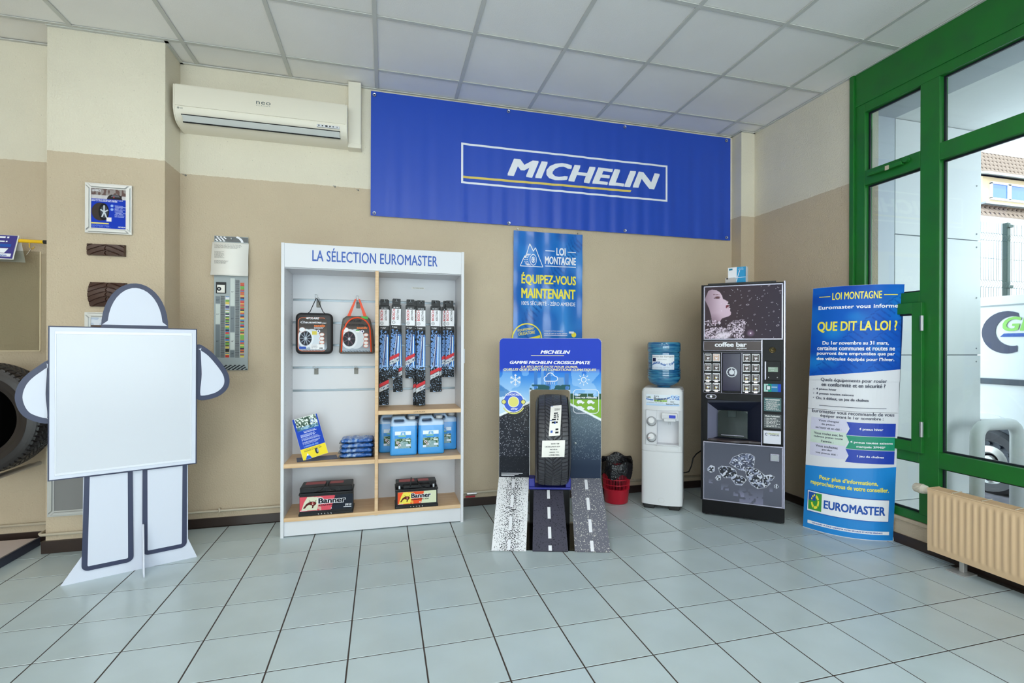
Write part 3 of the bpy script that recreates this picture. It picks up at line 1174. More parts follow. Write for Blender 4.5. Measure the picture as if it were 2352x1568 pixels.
# ------------------------------------------------------------------ tyre size chart
ch = thing('size_chart', 'tall grey chart with coloured bars and curled paper hanging left of shelving', 'chart', (-1.158, 3.988, 1.10))
chs = bmesh.new()
box(chs, .002, .217, -.004, 0, 0, .945)
finish('board', chs, mat('grey_card', (158, 166, 168), .5), ch)
cols = [(206, 60, 44), (36, 120, 190), (110, 170, 60), (222, 196, 90), (30, 30, 34), (200, 90, 50), (232, 232, 236), (60, 60, 110)]
cm = {c: bmesh.new() for c in cols}
rnd = random.Random(11)
for x0, x1, z0, z1, set_ in ((.074, .098, .09, .52, [6, 1, 2, 7, 4, 3]), (.074, .098, .09, .32, [0, 4, 2, 3, 1]), (.168, .193, .09, .62, [0, 4, 1, 2, 3, 5])):
    z = z0
    y = -.0055 if z1 != .32 else -.006
    while z < z1:
        h = rnd.choice((.006, .009, .012))
        quad(cm[cols[rnd.choice(set_)]], x0, x1, z, min(z + h - .001, z1), y)
        z += h
for c, bm in cm.items():
    finish('colour_bar', bm, mat('bar_print', c, .5), ch, kind='stuff')
DKM, LTM = mat('dark_grey_print', (112, 122, 128), .5), mat('light_grey_print', (200, 208, 204), .5)
for i, (z0, z1) in enumerate(((.47, .52), (.325, .465), (.09, .32))):
    finish('size_block', quad(bmesh.new(), .012, .040, z0, z1, -.0045), DKM if i != 1 else LTM, ch)
for i, (z0, z1) in enumerate(((.455, .65), (.27, .45), (.145, .265), (.09, .14))):
    finish('size_block', quad(bmesh.new(), .104, .132, z0, z1, -.0045), LTM if i in (0, 2) else DKM, ch)
t = bmesh.new()
for s_, x, z in (('13"', .018, .49), ('14"', .018, .39), ('15"', .018, .2), ('16"', .110, .55), ('17"', .110, .36), ('18"', .110, .2), ('19"', .110, .112)):
    text(t, s_, x, x + .017, z, z + .008, -.0052)
for x, z0, z1 in ((.043, .09, .52), (.136, .09, .64)):
    z = z0
    while z < z1:
        quad(t, x, x + .026, z, z + .003, -.0052)
        z += .0065
for i in range(14):
    for j in range(5):
        if (i + j) % 2:
            quad(t, .018 + i * .014 - j * .004, .018 + (i + 1) * .014 - j * .004, .002 + j * .007, .009 + j * .007, -.0045)
finish('lettering', t, M['pk'], ch)
t = bmesh.new()
quad(t, .004, .215, .906, .942, -.0045)
finish('dark_header', t, mat('charcoal_print', (96, 98, 100), .5), ch)
t = bmesh.new()
for i in range(6):
    for j in range(4):
        if (i + j) % 2:
            quad(t, .004 + i * .011 + j * .004, .004 + (i + 1) * .011 + j * .004, .907 + j * .0085, .9155 + j * .0085, -.005)
ring2(t, .12, .9, .052, .040, -.005, 16, .1, 1.2, 1.3)
finish('checker', t, M['pw'], ch)
bx_ = finish('picture', B(.014, .078, -.0075, -.004, .54, .62, .002), M['blackp'], ch)
t = bmesh.new()
quad(t, .022, .07, .546, .6, -.008)
finish('picture_face', t, M['paper'], bx_)
t = bmesh.new()
ring2(t, .034, .572, .014, .005, -.0085, 20)
finish('picture_wheel', t, M['pk'], bx_)
pg = bmesh.new()      # curled loose page pinned over the top
prev = None
for k in range(15):
    f = k / 14
    z = .90 - .235 * f
    y = -.008 - .018 * math.sin(f * 2.6) - (0 if f < .85 else .10 * (f - .85))
    wd_ = .012 * max(0, math.sin(f * 3)) if f < .9 else .0
    a, b = pg.verts.new((-.008 - .003 * f * 2, y, z)), pg.verts.new((.222, y, z))
    if prev:
        pg.faces.new((prev[0], prev[1], b, a))
    prev = (a, b)
page = finish('loose_page', pg, M['paper'], ch, 'all')
so2 = page.modifiers.new('s', 'SOLIDIFY'); so2.thickness = .002
t = bmesh.new()
scribble(t, .01, .19, .855, .885, 4, -.030, .3)
scribble(t, .01, .075, .785, .835, 8, -.031, .35)
scribble(t, .01, .1, .745, .77, 4, -.031, .35)
finish('page_print', t, mat('grey_ink', (140, 136, 134), .7), page)
finish('pin', lathe(bmesh.new(), [(.001, -.012), (.007, -.009), (.008, -.004), (.004, -.004)], 12, 'y', (.108, 0, .93)), M['chrome'], ch)

# ------------------------------------------------------------------ shelving unit
sh = thing('shelving_unit', 'white and beech shop shelving unit with blue heading against the back wall', 'shelving', (-.662, 3.63, 0))
finish('side_panel', B(0, .020, 0, .334, 0, 1.956, .0015), M['white'], sh)
finish('side_panel', B(1.194, 1.214, 0, .334, 0, 1.956, .0015), M['white'], sh)
finish('header', B(.020, 1.194, .004, .024, 1.795, 1.954, .001), M['white'], sh)
finish('top_board', B(.020, 1.194, .024, .34, 1.79, 1.808), M['white'], sh)
finish('divider', B(.597, .619, .006, .326, .10, 1.794, .001), M['wood'], sh)
finish('plinth', B(.020, 1.194, .016, .034, .006, .104, .001), M['white'], sh)
finish('shelf', B(.020, 1.194, .004, .33, .104, .130, .001), M['wood'], sh)
finish('shelf', B(.020, .597, -.004, .325, .462, .490, .001), M['wood'], sh)
finish('shelf', B(.619, 1.194, -.004, .325, .462, .490, .001), M['wood'], sh)
finish('shelf', B(.619, 1.194, -.004, .325, .797, .825, .001), M['wood'], sh)
gz = [1.607, 1.443, 1.28, 1.116, .949]
edges = [1.80] + gz + [.10]
for i in range(len(edges) - 1):
    hi = edges[i] - (.008 if i else 0)
    lo = edges[i + 1] + (.008 if i < len(edges) - 2 else 0)
    finish('back_slat', B(.020, 1.194, .32, .332, lo, hi, .0015), M['white'], sh)
for z in gz:
    finish('groove_rail', B(.020, 1.194, .331, .335, z - .012, z + .012), mat('rail', (120, 128, 134), .35, .7), sh)
t = bmesh.new()
text(t, 'LA SÉLECTION EUROMASTER', -.471 + .662, .361 + .662, 1.842, 1.935, .003, bold=.018, sp=1.03)
finish('lettering', t, M['pb'], sh)
t = bmesh.new()
for z in [.2 + .032 * k for k in range(49)]:
    for y in (.05, .27):
        for x in (.0204, 1.1936):
            v = [t.verts.new((x, y + .003 * math.cos(a), z + .003 * math.sin(a))) for a in (0, 1.05, 2.1, 3.14, 4.2, 5.24)]
            t.faces.new(v)
finish('peg_hole', t, mat('hole_shadow', (130, 134, 140), .8), sh, kind='stuff', recalc=False)
for x0, x1, y, z in ((.86, .955, .319, 1.72), (.855, .945, -.005, .811)):
    lb = finish('shelf_label', B(x0, x1, y - .001, y, z - .006, z + .006), M['paper'] if y > 0 else M['wood'], sh)
    t = bmesh.new()
    text(t, 'BALAIS ESSUIE-GLACES' if y > 0 else 'LAVE-GLACE', x0 + .006, x1 - .006, z - .003, z + .003, y - .0015)
    finish('label_print', t, M['pk'], lb)
# socket on the wall beside the unit
sk = thing('wall_socket', 'white socket box on wall at right edge of shelving', 'socket', (.572, 3.985, 1.14))
finish('socket_box', B(-.03, .04, -.02, .013, 0, .115, .004), M['wplastic'], sk)
finish('socket_face', B(-.02, .03, -.023, -.02, .04, .09, .003), M['white'], sk)


def hook(x, z, label, bare):
    h = thing('display_hook', label, 'hook', (x, 3.95, z), 0, None)
    finish('hook_plate', B(-.014, .014, -.006, .0, -.052, -.006, .002), M['galv'], h)
    ln = .11 if bare else .14
    for s in (-.008, .008):
        finish('hook_wire', tube(bmesh.new(), [(s, -.004, -.02), (s, -.03, .008 if not bare else -.01), (s, -ln, .012 if not bare else -.004), (s, -ln - .004, .026 if not bare else .010)], .0022, 6), M['chrome'], h)
    finish('hook_tip', tube(bmesh.new(), [(-.008, -ln - .004, .026 if not bare else .010), (.008, -ln - .004, .026 if not bare else .010)], .0022, 6), M['chrome'], h)
    return h


hook(-.468, 1.607, 'steel display hook holding the black snow-sock bag', False)
hook(-.192, 1.607, 'steel display hook holding the orange-trimmed bag', False)
hook(-.482, 1.118, 'empty steel hook on lower groove, left one', True)
hook(-.205, 1.118, 'empty steel hook on lower groove, near the divider', True)


# snow sock bags
def wheel_pic(p, cx, cy, rx, ry, spokes, light=False):
    p.ell(cx + rx * 1.0, cy, rx * 1.45, ry * 1.32, (206, 212, 220), soft=.03)
    p.ell(cx + .0, cy, rx * 1.32, ry * 1.32, (224, 228, 234), soft=.03)
    p.ell(cx, cy, rx, ry, (34, 34, 42), soft=.03)
    for k in range(spokes):
        a = 2 * PI * k / spokes
        p.line((cx, cy), (cx + rx * .85 * math.cos(a), cy + ry * .85 * math.sin(a)), .022, (150, 160, 175) if light else (96, 70, 82))
    p.ell(cx, cy, rx * .2, ry * .2, (190, 196, 204), soft=.05)


def bag(x, z, w, h, label, trim, dark):
    b = thing('snow_sock_bag', label, 'bag', (x, 3.86, z), 0, None)
    body = plate([[(q[0], q[1]) for q in (rrect(-w / 2, w / 2, 0, h, .035, 6) if dark else [(-w / 2, .01), (-w / 2 + .01, 0), (w / 2 - .01, 0), (w / 2, .01), (w / 2 - .01, h * .6), (w / 2 - .03, h - .02), (w / 2 - .05, h), (-w / 2 + .05, h), (-w / 2 + .025, h - .02), (-w / 2 + .01, h * .6)])]], .06, .018, 0)
    finish('bag_body', body, mat('bag_fabric', (26, 24, 28) if dark else (96, 90, 84), .5), b, True)
    if dark:
        ww, hh = w * .40, h
        pts_ = rrect(-w / 2 + .018, w / 2 - .036, .022, h - .035, .03, 6)
    else:
        pts_ = [(-w / 2 + .018, .012), (w / 2 - .022, .012), (w / 2 - .03, h * .6)] + [(.005 + (w / 2 - .035) * math.cos(a), h * .62 + (h * .34) * math.sin(a)) for a in [PI * k / 12 for k in range(1, 12)]] + [(-w / 2 + .026, h * .6)]
    xs_ = [q[0] for q in pts_]
    zs_ = [q[1] for q in pts_]
    p = Pic(min(xs_), max(xs_), min(zs_), max(zs_), 90, 110, (70, 62, 58))
    p.mix(np.clip((.75 - p.v) * 2, 0, 1) * (1 - p.u * .6), (150, 156, 166))
    p.mix(np.clip((.3 - p.v) * 3, 0, 1), (176, 190, 206))
    wheel_pic(p, .26, .38, .21, .22, 10 if dark else 7, dark)
    p.ell(.14, .64, .10, .07, (236, 236, 240), soft=.05)
    p.ell(.14, .64, .115, .082, trim, ri=.85, soft=.1)
    for zz in (.50, .38, .27, .18):
        p.ell(.82, zz, .08, .045, (226, 226, 226), soft=.1)
        p.ell(.82, zz, .09, .055, trim, ri=.75, soft=.1)
    p.ell(.70, .60, .06, .045, (240, 240, 250), soft=.1)
    p.ell(.70, .60, .03, .028, (50, 60, 110), soft=.1)
    if dark:
        p.poly([(.48, .49), (.65, .49), (.65, .60), (.48, .60)], (214, 196, 84))
        p.poly([(.42, .05), (.90, .05), (.90, .21), (.42, .21)], (232, 230, 232))
        p.rows(.45, .7, .07, .19, 6, (140, 140, 150), 3)
        p.rows(.74, .88, .07, .11, 1, (40, 40, 50), 3, .9)
        p.poly([(.04, .06), (.28, .06), (.28, .13), (.04, .13)], (40, 80, 170))
    else:
        p.poly([(.48, .57), (.60, .57), (.60, .64), (.48, .64)], (236, 240, 236))
        p.poly([(.48, .62), (.60, .62), (.60, .65), (.48, .65)], (40, 160, 60))
    for k in range(20):
        p.line((.02 + k * .05, 0), (.05 + k * .05, .035), .018, (24, 24, 28))

    def outside(cx, cz):
        ins = np.zeros(cx.shape, bool)
        n_ = len(pts_)
        for i in range(n_):
            x1, y1 = pts_[i]
            x2, y2 = pts_[(i + 1) % n_]
            if y1 == y2:
                continue
            ins ^= ((y1 > cz) != (y2 > cz)) & (cx < (x2 - x1) * (cz - y1) / (y2 - y1) + x1)
        return ~ins
    front = p.build('printed_front', M['prn'], b, -.0312, skip=outside)
    t = bmesh.new()
    text(t, 'POLAIRE', -.04, .035, h * .845, h * .895, -.033, bold=.03, shear=.3)
    poly(t, [(-.055, h * .87), (-.045, h * .895), (-.036, h * .87), (-.045, h * .845)], -.033)
    text(t, 'Chaussettes', -w * .36, w * .20, h * .745, h * .80, -.033, bold=.02, shear=.25)
    text(t, 'à neige', w * .13, w * .33, h * .735, h * .775, -.033, bold=.01, shear=.25)
    scribble(t, .0, w * .28, h * .62, h * .655, 2, -.033)
    finish('white_lettering', t, M['pw'] if dark else M['pk'], b)
    t = bmesh.new()
    text(t, 'textile', .0, w * .30, h * .665, h * .72, -.033, bold=.035, shear=.25)
    finish('orange_lettering', t, mat('orange_print', (238, 120, 40), .5), b)
    t = bmesh.new()
    tm_ = mat('trim_fabric', trim, .5)
    if dark:
        tube(t, [(q[0], -.031, q[1]) for q in pts_ if q[0] < w * .3] , .0022, 6)
    else:
        arch = [(q[0], -.031, q[1]) for q in pts_[1:]] + [(pts_[0][0], -.031, pts_[0][1])]
        tube(t, arch, .006, 6)
    finish('piping', t, tm_, b, 'all')
    if dark:
        finish('strap', tube(bmesh.new(), [(-.055, 0, h - .012), (-.03, 0, h + .012), (.012, -.02, 1.612 - z)], .003, 6), M['blackp'], b)
        finish('strap', tube(bmesh.new(), [(.085, 0, h - .02), (.055, 0, h + .012), (.018, -.02, 1.612 - z)], .003, 6), M['blackp'], b)
    else:
        for s in (-1, 1):
            s_ = bmesh.new()
            a, c = Vector((s * .058 + .0, -.005, h - .005)), Vector((s * .012 + .003, -.01, 1.614 - z))
            dx = Vector((.012, 0, 0))
            q = [s_.verts.new(v) for v in (a - dx, a + dx, c + dx * .5, c - dx * .5)]
            s_.faces.new(q)
            r = bmesh.ops.extrude_face_region(s_, geom=s_.faces[:])
            for v in r['geom']:
                if isinstance(v, bmesh.types.BMVert):
                    v.co.y -= .003
            finish('strap', s_, tm_, b)
        gl_ = finish('hang_tag', B(.03, .078, -.034, -.031, h - .02, h - .002, .001), mat('tag_green', (50, 170, 60), .5), b)
    return b


bag(-.483, 1.215, .245, .292, 'black snow-sock bag with clear front hanging at left', (238, 124, 84), True)
bag(-.196, 1.218, .245, .272, 'grey snow-sock bag with bright orange trim and strap', (232, 74, 24), False)


# wiper blade packs
def wiper_mesh(L):
    """list of (name, mesh, material) for a pack of length L hanging from z=0 downwards"""
    out = []
    body = bmesh.new()
    box(body, -.034, .034, -.009, .009, -L, -.045, .002)
    out.append(('pack_body', body, M['blackp']))
    tab = plate([rrect(-.028, .028, -.05, .0, .004, 3), rrect(-.012, .012, -.022, -.012, .004, 3)[::-1]], .003, 0, 0)
    out.append(('hang_tab', tab, M['blackp']))
    lab = bmesh.new()
    quad(lab, -.033, .033, -.195, -.075, -.0095)
    out.append(('white_label', lab, M['pw']))
    t = bmesh.new()
    text(t, 'BOSCH', -.027, -.008, -.155, -.078, -.0102, bold=.03, vert=True)
    out.append(('red_lettering', t, M['pr']))
    t = bmesh.new()
    text(t, 'AEROTWIN', .004, .020, -.157, -.080, -.0102, bold=.015, vert=True)
    ring2(t, -.016, -.176, .012, .010, -.0102, 18)
    ring2(t, -.016, -.176, .006, .0045, -.0102, 14)
    out.append(('dark_lettering', t, M['pk']))
    t = bmesh.new()
    text(t, 'AR 500 S', -.022, .022, -.069, -.062, -.0102, bold=.03)
    text(t, '1x', -.025, -.015, -.212, -.204, -.0102, bold=.02)
    scribble(t, -.012, .020, -.216, -.206, 2, -.0102)
    out.append(('white_lettering', t, M['pw']))
    p = Pic(-.033, .033, -L + .002, -.225, 44, int(L * 420), (10, 11, 16))
    zt = -.225
    Z, X = p.Z, p.X
    n = p.noise(9, 60, 5)
    splash = (Z > -.50)
    hgt = (zt - Z) / .275
    cen = -.004 + .012 * hgt
    m = splash & (abs(X - .0) < .030) & (n > .30 + .3 * (hgt < .12))
    p.mix(m * .9, (118, 160, 224))
    p.mix((splash & (X > .012) & (hgt > .15)) * .9, (60, 130, 214))
    p.mix((splash & (abs(X - .022) < .004) & (hgt > .18)) * 1.0, (226, 240, 248))
    bx = .013 - .022 * np.clip(hgt, 0, 1) ** 1.6
    p.mix((splash & (hgt > .12) & (abs(X - bx) < .0075)), (74, 84, 130))
    p.mix((splash & (hgt > .12) & (abs(X - bx + .004) < .0022)), (206, 216, 232))
    n2 = p.noise(14, int(L * 160), 9)
    p.mix((Z < -.49) * (n2 > .80), (170, 200, 236))
    p.mix(((Z < -.485) & (Z > -.52)) * (n > .55), (150, 190, 240))
    d = (Z + L) - .115 - X * .5
    p.mix(((d > .03) & (d < .055)) * 1.0, (206, 52, 60))
    p.mix(((d > -.005) & (d < .026)) * 1.0, (196, 200, 206))
    p.mix(((d > .004) & (d < .016) & (n > .5)) * 1.0, (80, 100, 130))
    out.append(('printed_front', p, None))
    return out


wk = {}


def wiper(x, ztop, L, label, dy=0, dx=0, tilt=0):
    if L not in wk:
        root = thing('wiper_pack', label, 'wiper blade', (0, 0, 0), 0, 'wiper blade packs on hooks')
        for n_, bm_, m_ in wiper_mesh(L):
            if m_ is None:
                bm_.build(n_, M['prn'], root, -.0098)
            else:
                finish(n_, bm_, m_, root)
        wk[L] = root
        r = root
    else:
        s_ = wk[L]
        r = s_.copy()
        C.objects.link(r)
        for c in s_.children:
            d = c.copy()
            C.objects.link(d)
            d.parent = r
    r['label'] = label
    r.location = (x + dx, 3.835 + dy, ztop)
    r.rotation_euler = (0, tilt, 0)
    return r


ord_ = ['leftmost', 'second', 'third', 'fourth', 'fifth', 'sixth']
sets = [(-.005, 1.617, .775), (.084, 1.624, .585), (.182, 1.621, .585), (.259, 1.617, .785), (.365, 1.620, .69), (.474, 1.621, .58)]
desc = ['long wiper blade pack touching the divider, at front', 'short tilted wiper blade pack, second from the divider, at front',
        'short wiper blade pack, third from divider, at front', 'longest wiper blade pack, fourth from the divider, at front',
        'medium wiper blade pack, fifth from the divider, at front', 'short wiper blade pack nearest the right side panel, at front']
desc2 = ['long wiper blade pack behind the one at the divider', 'longer wiper blade pack showing below the short tilted one',
         'wiper blade pack hidden behind the third from divider', 'long wiper blade pack peeking out left of the longest one',
         'medium wiper blade pack peeking out right of the fifth one', 'wiper blade pack peeking out left of the rightmost one']
off = [(.006, .01), (-.003, -.02), (.004, 0), (-.016, .006), (.014, -.008), (-.018, .012)]
back_L = [.775, .69, .58, .785, .69, .58]
front_t = [0, .035, 0, 0, .005, 0]
for i, (x, z, L) in enumerate(sets):
    wiper(x, z, L, desc[i], 0, 0, front_t[i])
    wiper(x, z - .001, back_L[i], desc2[i], .03, off[i][0], off[i][1])
    h = thing('display_hook', 'steel hook holding the %s hanging wiper pack pair' % ord_[i], 'hook', (x, 3.95, 1.600))
    finish('hook_wire', tube(bmesh.new(), [(0, 0, 0), (0, -.135, .004), (0, -.139, .015)], .0025, 6), M['chrome'], h)


# ------------------------------------------------------------------ screenwash canisters
def can_mats():
    m = mat('canister_plastic', (70, 150, 222), .22)
    N, K = m.node_tree.nodes, m.node_tree.links
    tc = N.new('ShaderNodeTexCoord'); sp = N.new('ShaderNodeSeparateXYZ')
    K.new(tc.outputs['Object'], sp.inputs[0])
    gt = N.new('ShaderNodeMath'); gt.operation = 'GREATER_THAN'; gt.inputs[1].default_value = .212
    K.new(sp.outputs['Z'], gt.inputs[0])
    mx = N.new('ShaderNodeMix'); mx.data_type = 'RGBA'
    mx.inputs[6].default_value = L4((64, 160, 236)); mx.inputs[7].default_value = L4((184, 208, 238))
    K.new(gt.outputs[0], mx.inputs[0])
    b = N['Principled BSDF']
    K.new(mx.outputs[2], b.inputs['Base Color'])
    sock(b, 'Transmission Weight', 'Transmission').default_value = .12
    sock(b, 'Subsurface Weight', 'Subsurface').default_value = .0
    return m


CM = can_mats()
cw, chh, cdp = .188, .272, .12


def arc(cx, cz, r, a0, a1, n=5):
    return [(cx + r * math.cos(math.radians(a0 + (a1 - a0) * k / n)), cz + r * math.sin(math.radians(a0 + (a1 - a0) * k / n))) for k in range(n + 1)]


outl = arc(.014, .014, .014, 180, 270) + arc(cw - .014, .014, .014, 270, 360) + arc(cw - .01, .235, .01, 0, 70) + [(cw - .016, .25), (.128, .252)] + [(.118, .256), (.105, .272)] + arc(.095, .27, .012, 50, 90) + arc(.032, .262, .02, 90, 170) + [(.004, .235)]
hole = rrect(.028, .098, .238, .258, .0098, 5)[::-1]
c0 = thing('screenwash_canister', 'pale blue screenwash canister in front row beside the divider', 'canister', (0, 0, 0), 0, 'screenwash canisters on the right middle shelf')
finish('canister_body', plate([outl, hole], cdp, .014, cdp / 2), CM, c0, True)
cp = finish('cap', lathe(bmesh.new(), [(.019, 0), (.023, .001), (.023, .019), (.021, .022), (.001, .0225)], 24, 'z', (.155, .06, .252)), M['wplastic'], c0, True)
cr_ = bmesh.new()
for k in range(20):
    a = 2 * PI * k / 20
    tube(cr_, [(.155 + .0232 * math.cos(a), .06 + .0232 * math.sin(a), .255), (.155 + .0232 * math.cos(a), .06 + .0232 * math.sin(a), .27)], .0012, 4)
finish('cap_rib', cr_, M['wplastic'], cp, kind='stuff')
p = Pic(.034, .146, .052, .174, 70, 76, (238, 244, 252))
p.mix((p.v < .78) * 1.0, (74, 150, 222))
p.mix((p.v < .58) * 1.0, (66, 96, 66))
nn = p.noise(12, 14, 4)
p.mix((p.v < .58) * (nn > .5) * .8, (160, 186, 170))
p.poly([(.1, 0), (.95, 0), (.8, .38), (.4, .42)], (150, 180, 190), .8)
p.line((.3, .35), (.85, .6), .02, (200, 210, 214))
p.line((.1, .45), (.5, .3), .015, (220, 226, 230))
p.rows(.18, .82, .68, .76, 1, (160, 206, 130), 3, .8)
p.mix(((p.v > .8) & (p.v < .97) & (abs(p.u - .5) < .18) & (p.noise(16, 10, 3) > .4)) * .8, (88, 160, 222))
for cx, cz in ((.16, .34), (.30, .20)):
    p.poly([(cx, cz + .11), (cx + .12, cz), (cx, cz - .11), (cx - .12, cz)], (150, 40, 60))
    p.poly([(cx, cz + .085), (cx + .092, cz), (cx, cz - .085), (cx - .092, cz)], (246, 246, 250))
    p.ell(cx, cz, .03, .04, (20, 20, 24), soft=.2)
p.poly([(.68, .42), (.96, .42), (.96, .50), (.68, .50)], (230, 236, 230))
p.poly([(.70, .12), (.98, .12), (.98, .24), (.70, .24)], (226, 232, 244))
p.poly([(.0, .02), (.2, .02), (.2, .14), (.0, .14)], (226, 232, 244))
p.build('label_sheet', M['prn'], c0, -.0012)


def dup(root, loc, rz, label):
    r = root.copy()
    C.objects.link(r)
    r.location = loc
    r.rotation_euler = (0, 0, rz)
    r['label'] = label
    for ch_ in list(root.children):
        c = ch_.copy()
        C.objects.link(c)
        c.parent = r
        for g_ in ch_.children:
            d = g_.copy()
            C.objects.link(d)
            d.parent = c
    return r


c0.location = (.037, 3.700, .4905)
dup(c0, (.2335, 3.700, .4905), 0, 'pale blue screenwash canister in front row, right-hand one')
dup(c0, (-.040, 3.826, .4905), 0, 'darker blue canister half hidden behind, next to the divider')
dup(c0, (.150, 3.826, .4905), 0, 'blue canister in the back row, middle one behind both front ones')
dup(c0, (.341, 3.826, .4905), 0, 'dark blue canister in the back row by the right side panel')


# ------------------------------------------------------------------ car batteries
def bull(p, cx, cz, s, col):
    P = lambda pts_: p.poly([(cx + a * s, cz + b * s * 1.9) for a, b in pts_], col)
    P([(-.55, -.5), (-.42, -.5), (-.28, -.12), (-.1, .02), (.1, -.1), (.12, -.42), (.06, -.5), (.22, -.5), (.24, -.2), (.42, .02), (.44, .3), (.34, .44), (.2, .5), (.02, .5), (-.12, .4), (-.34, .18), (-.44, -.1), (-.58, -.42)])
    p.line((cx - .02 * s, cz + .8 * s), (cx - .08 * s, cz + 1.25 * s), .03, (30, 24, 24))
    p.line((cx + .34 * s, cz + .8 * s), (cx + .44 * s, cz + 1.25 * s), .03, (30, 24, 24))
    p.ell(cx + .17 * s, cz + .45 * s, .16 * s, .42 * s, (150, 44, 44), soft=.3)
    p.line((cx + .17 * s, cz + .7 * s), (cx + .17 * s, cz), .035, (232, 200, 190))
    p.ell(cx + .17 * s, cz + .05 * s, .07 * s, .12 * s, (236, 214, 200), soft=.3)


def battery(loc, w, d, h, label, orange):
    b = thing('car_battery', label, 'battery', loc, 0, 'car batteries on the bottom shelf')
    finish('battery_case', box(box(bmesh.new(), .004, w - .004, .004, d - .004, .0, h * .72, .003), -.001, w + .001, 0, d, 0, .016, .003), M['blackp'], b)
    lid = bmesh.new()
    box(lid, 0, w, 0, d, h * .72, h * .80, .003)
    if orange:
        box(lid, .006, w - .006, .055, d - .004, h * .80, h * 1.0, .004)
        box(lid, .055, w - .055, .01, d - .01, h * .80, h * .93, .004)
    else:
        box(lid, .006, w - .006, .004, d - .004, h * .80, h * 1.0, .006)
    finish('lid', lid, M['blackp'], b)
    if orange:
        for x in (.03, w - .03):
            finish('terminal', lathe(bmesh.new(), [(.010, 0), (.009, .02), (.001, .0205)], 16, 'z', (x, .03, h * .80)), M['steel'], b)
    else:
        for k in range(5):
            finish('rib', B(.01 + k * (w - .02) / 4 - .001, .01 + k * (w - .02) / 4 + .001, -.001, .004, h * .82, h * .95), M['gasket'], b)
    for s in (-1, 1):
        c = w * .5
        pts_ = [(c + s * .06, -.002, h * .84), (c + s * .03, -.004, h * .86), (c + s * .012, .01, h * .99), (c + s * .008, d * .5, h * 1.02), (c + s * .012, d - .02, h * 1.0)]
        if orange and s < 0:
            pts_ = [(c - .045, .004, h * .86), (c - .043, .004, h * 1.0), (c - .038, .004, h * 1.28)]
        finish('handle', tube(bmesh.new(), pts_, .004, 8), M['black'], b, 'all')
    lw = w - .03 if orange else w * .98
    lx = .018 if orange else .006
    z0, z1 = h * .17, h * .68
    p = Pic(lx, lx + lw, z0, z1, 130, 56, (30, 36, 48) if not orange else (214, 218, 186))
    cut = .62 if orange else .60
    red = (236, 84, 44) if orange else (214, 82, 96)
    p.poly([(0, 0), (cut - .02, 0), (cut + .06, 1), (0, 1)], red)
    glow = (238, 222, 90) if orange else (214, 214, 190)
    n = p.noise(20, 12, 6)
    p.poly([(.03, .06), (.32, .04), (.35, .5), (.33, .96), (.14, .97), (.08, .6)], glow)
    p.mix(((n > .45) & (p.u < .40) & (p.u > .30)) * .6, glow)
    bull(p, .2, .42, .24, (84, 26, 24))
    p.build('label_sheet', M['prn'], b, .0035)
    tw = bmesh.new()
    X = lambda u: lx + lw * u
    Zz = lambda v: z0 + (z1 - z0) * v
    text(tw, 'Banner', X(.34) - .002, X(.86) + .002, Zz(.46) - .002, Zz(.86) + .002, .0028, bold=.10)
    finish('lettering_edge', tw, M['pw'], b)
    tb_ = bmesh.new()
    text(tb_, 'Banner', X(.345), X(.855), Zz(.47), Zz(.85), .0022, bold=.04)
    text(tb_, 'RUNNING BULL AGM' if orange else 'STARTING BULL', X(.35), X(.80), Zz(.30), Zz(.39), .0022, bold=.04, shear=.3)
    finish('lettering', tb_, M['pk'], b)
    t = bmesh.new()
    if not orange:
        text(t, '595 33', X(.85), X(.97), Zz(.20), Zz(.34), .0022, bold=.03, shear=.2)
        quad(t, X(.82), X(.97), Zz(.10), Zz(.15), .0022)
    text(t, 'A', X(.58) - (.01 if orange else .0), X(.60), Zz(.06), Zz(.16), .0022, bold=.05)
    quad(t, X(.01), X(.14), Zz(.03), Zz(.06), .0022)
    finish('small_print', t, M['pw'], b)
    t = bmesh.new()
    for k in range(5):
        xx = w * .36 + k * .02
        poly(t, [(xx, .006), (xx + .003, .006), (xx, .014), (xx - .003, .014)], -.0018)
    finish('case_notch', t, M['alu'], b)
    tp = bmesh.new()
    box(tp, .03, w * .46, d * .45, d * .85, h * 1.001, h * 1.003)
    box(tp, w * .54, w * .80, d * .45, d * .8, h * 1.001, h * 1.003)
    finish('top_sticker', tp, mat('top_red', (180, 86, 90), .5), b)
    return b


battery((-.552, 3.642, .1305), .345, .175, .19, 'large black car battery with pink label at left', False)
battery((.073, 3.640, .1305), .298, .172, .168, 'smaller black car battery with orange label at right', True)

# ------------------------------------------------------------------ brochure and packed towels
br = thing('folded_brochure', 'blue and yellow folded brochure standing on the left middle shelf', 'brochure', (-.532, 3.70, .4915))
M_ = Matrix.Rotation(math.radians(17), 4, 'Z') @ Matrix.Rotation(math.radians(-13), 4, 'Y') @ Matrix.Rotation(math.radians(-14), 4, 'X')
bs = finish('cover', B(0, .165, .0, .003, 0, .288), M['paper'], br)
bs.matrix_local = M_
p = Pic(.001, .164, .001, .287, 80, 130, (22, 66, 180))
p.mix((p.v < .26) * 1.0, (240, 216, 48))
n = p.noise(22, 40, 3)
pm = (p.v > .70) & (p.u > .08) & (p.u < .94)
p.mix(pm * 1.0, (96, 118, 104))
p.mix(pm * (n > .55), (232, 238, 232))
p.mix(pm * (n < .25), (36, 60, 50))
p.ell(.75, .86, .09, .05, (90, 120, 190), ri=.6)
p.mix(((p.v > .68) & (p.v < .78) & (p.u > .08) & (p.u < .94)) * .5, (70, 130, 180))
p.rows(.30, .9, .62, .67, 2, (240, 240, 250), 3)
for k, z in enumerate((.58, .49, .40)):
    p.rows(.14, .9, z - .05, z + .02, 4, (206, 214, 240), 4 + k, .45)
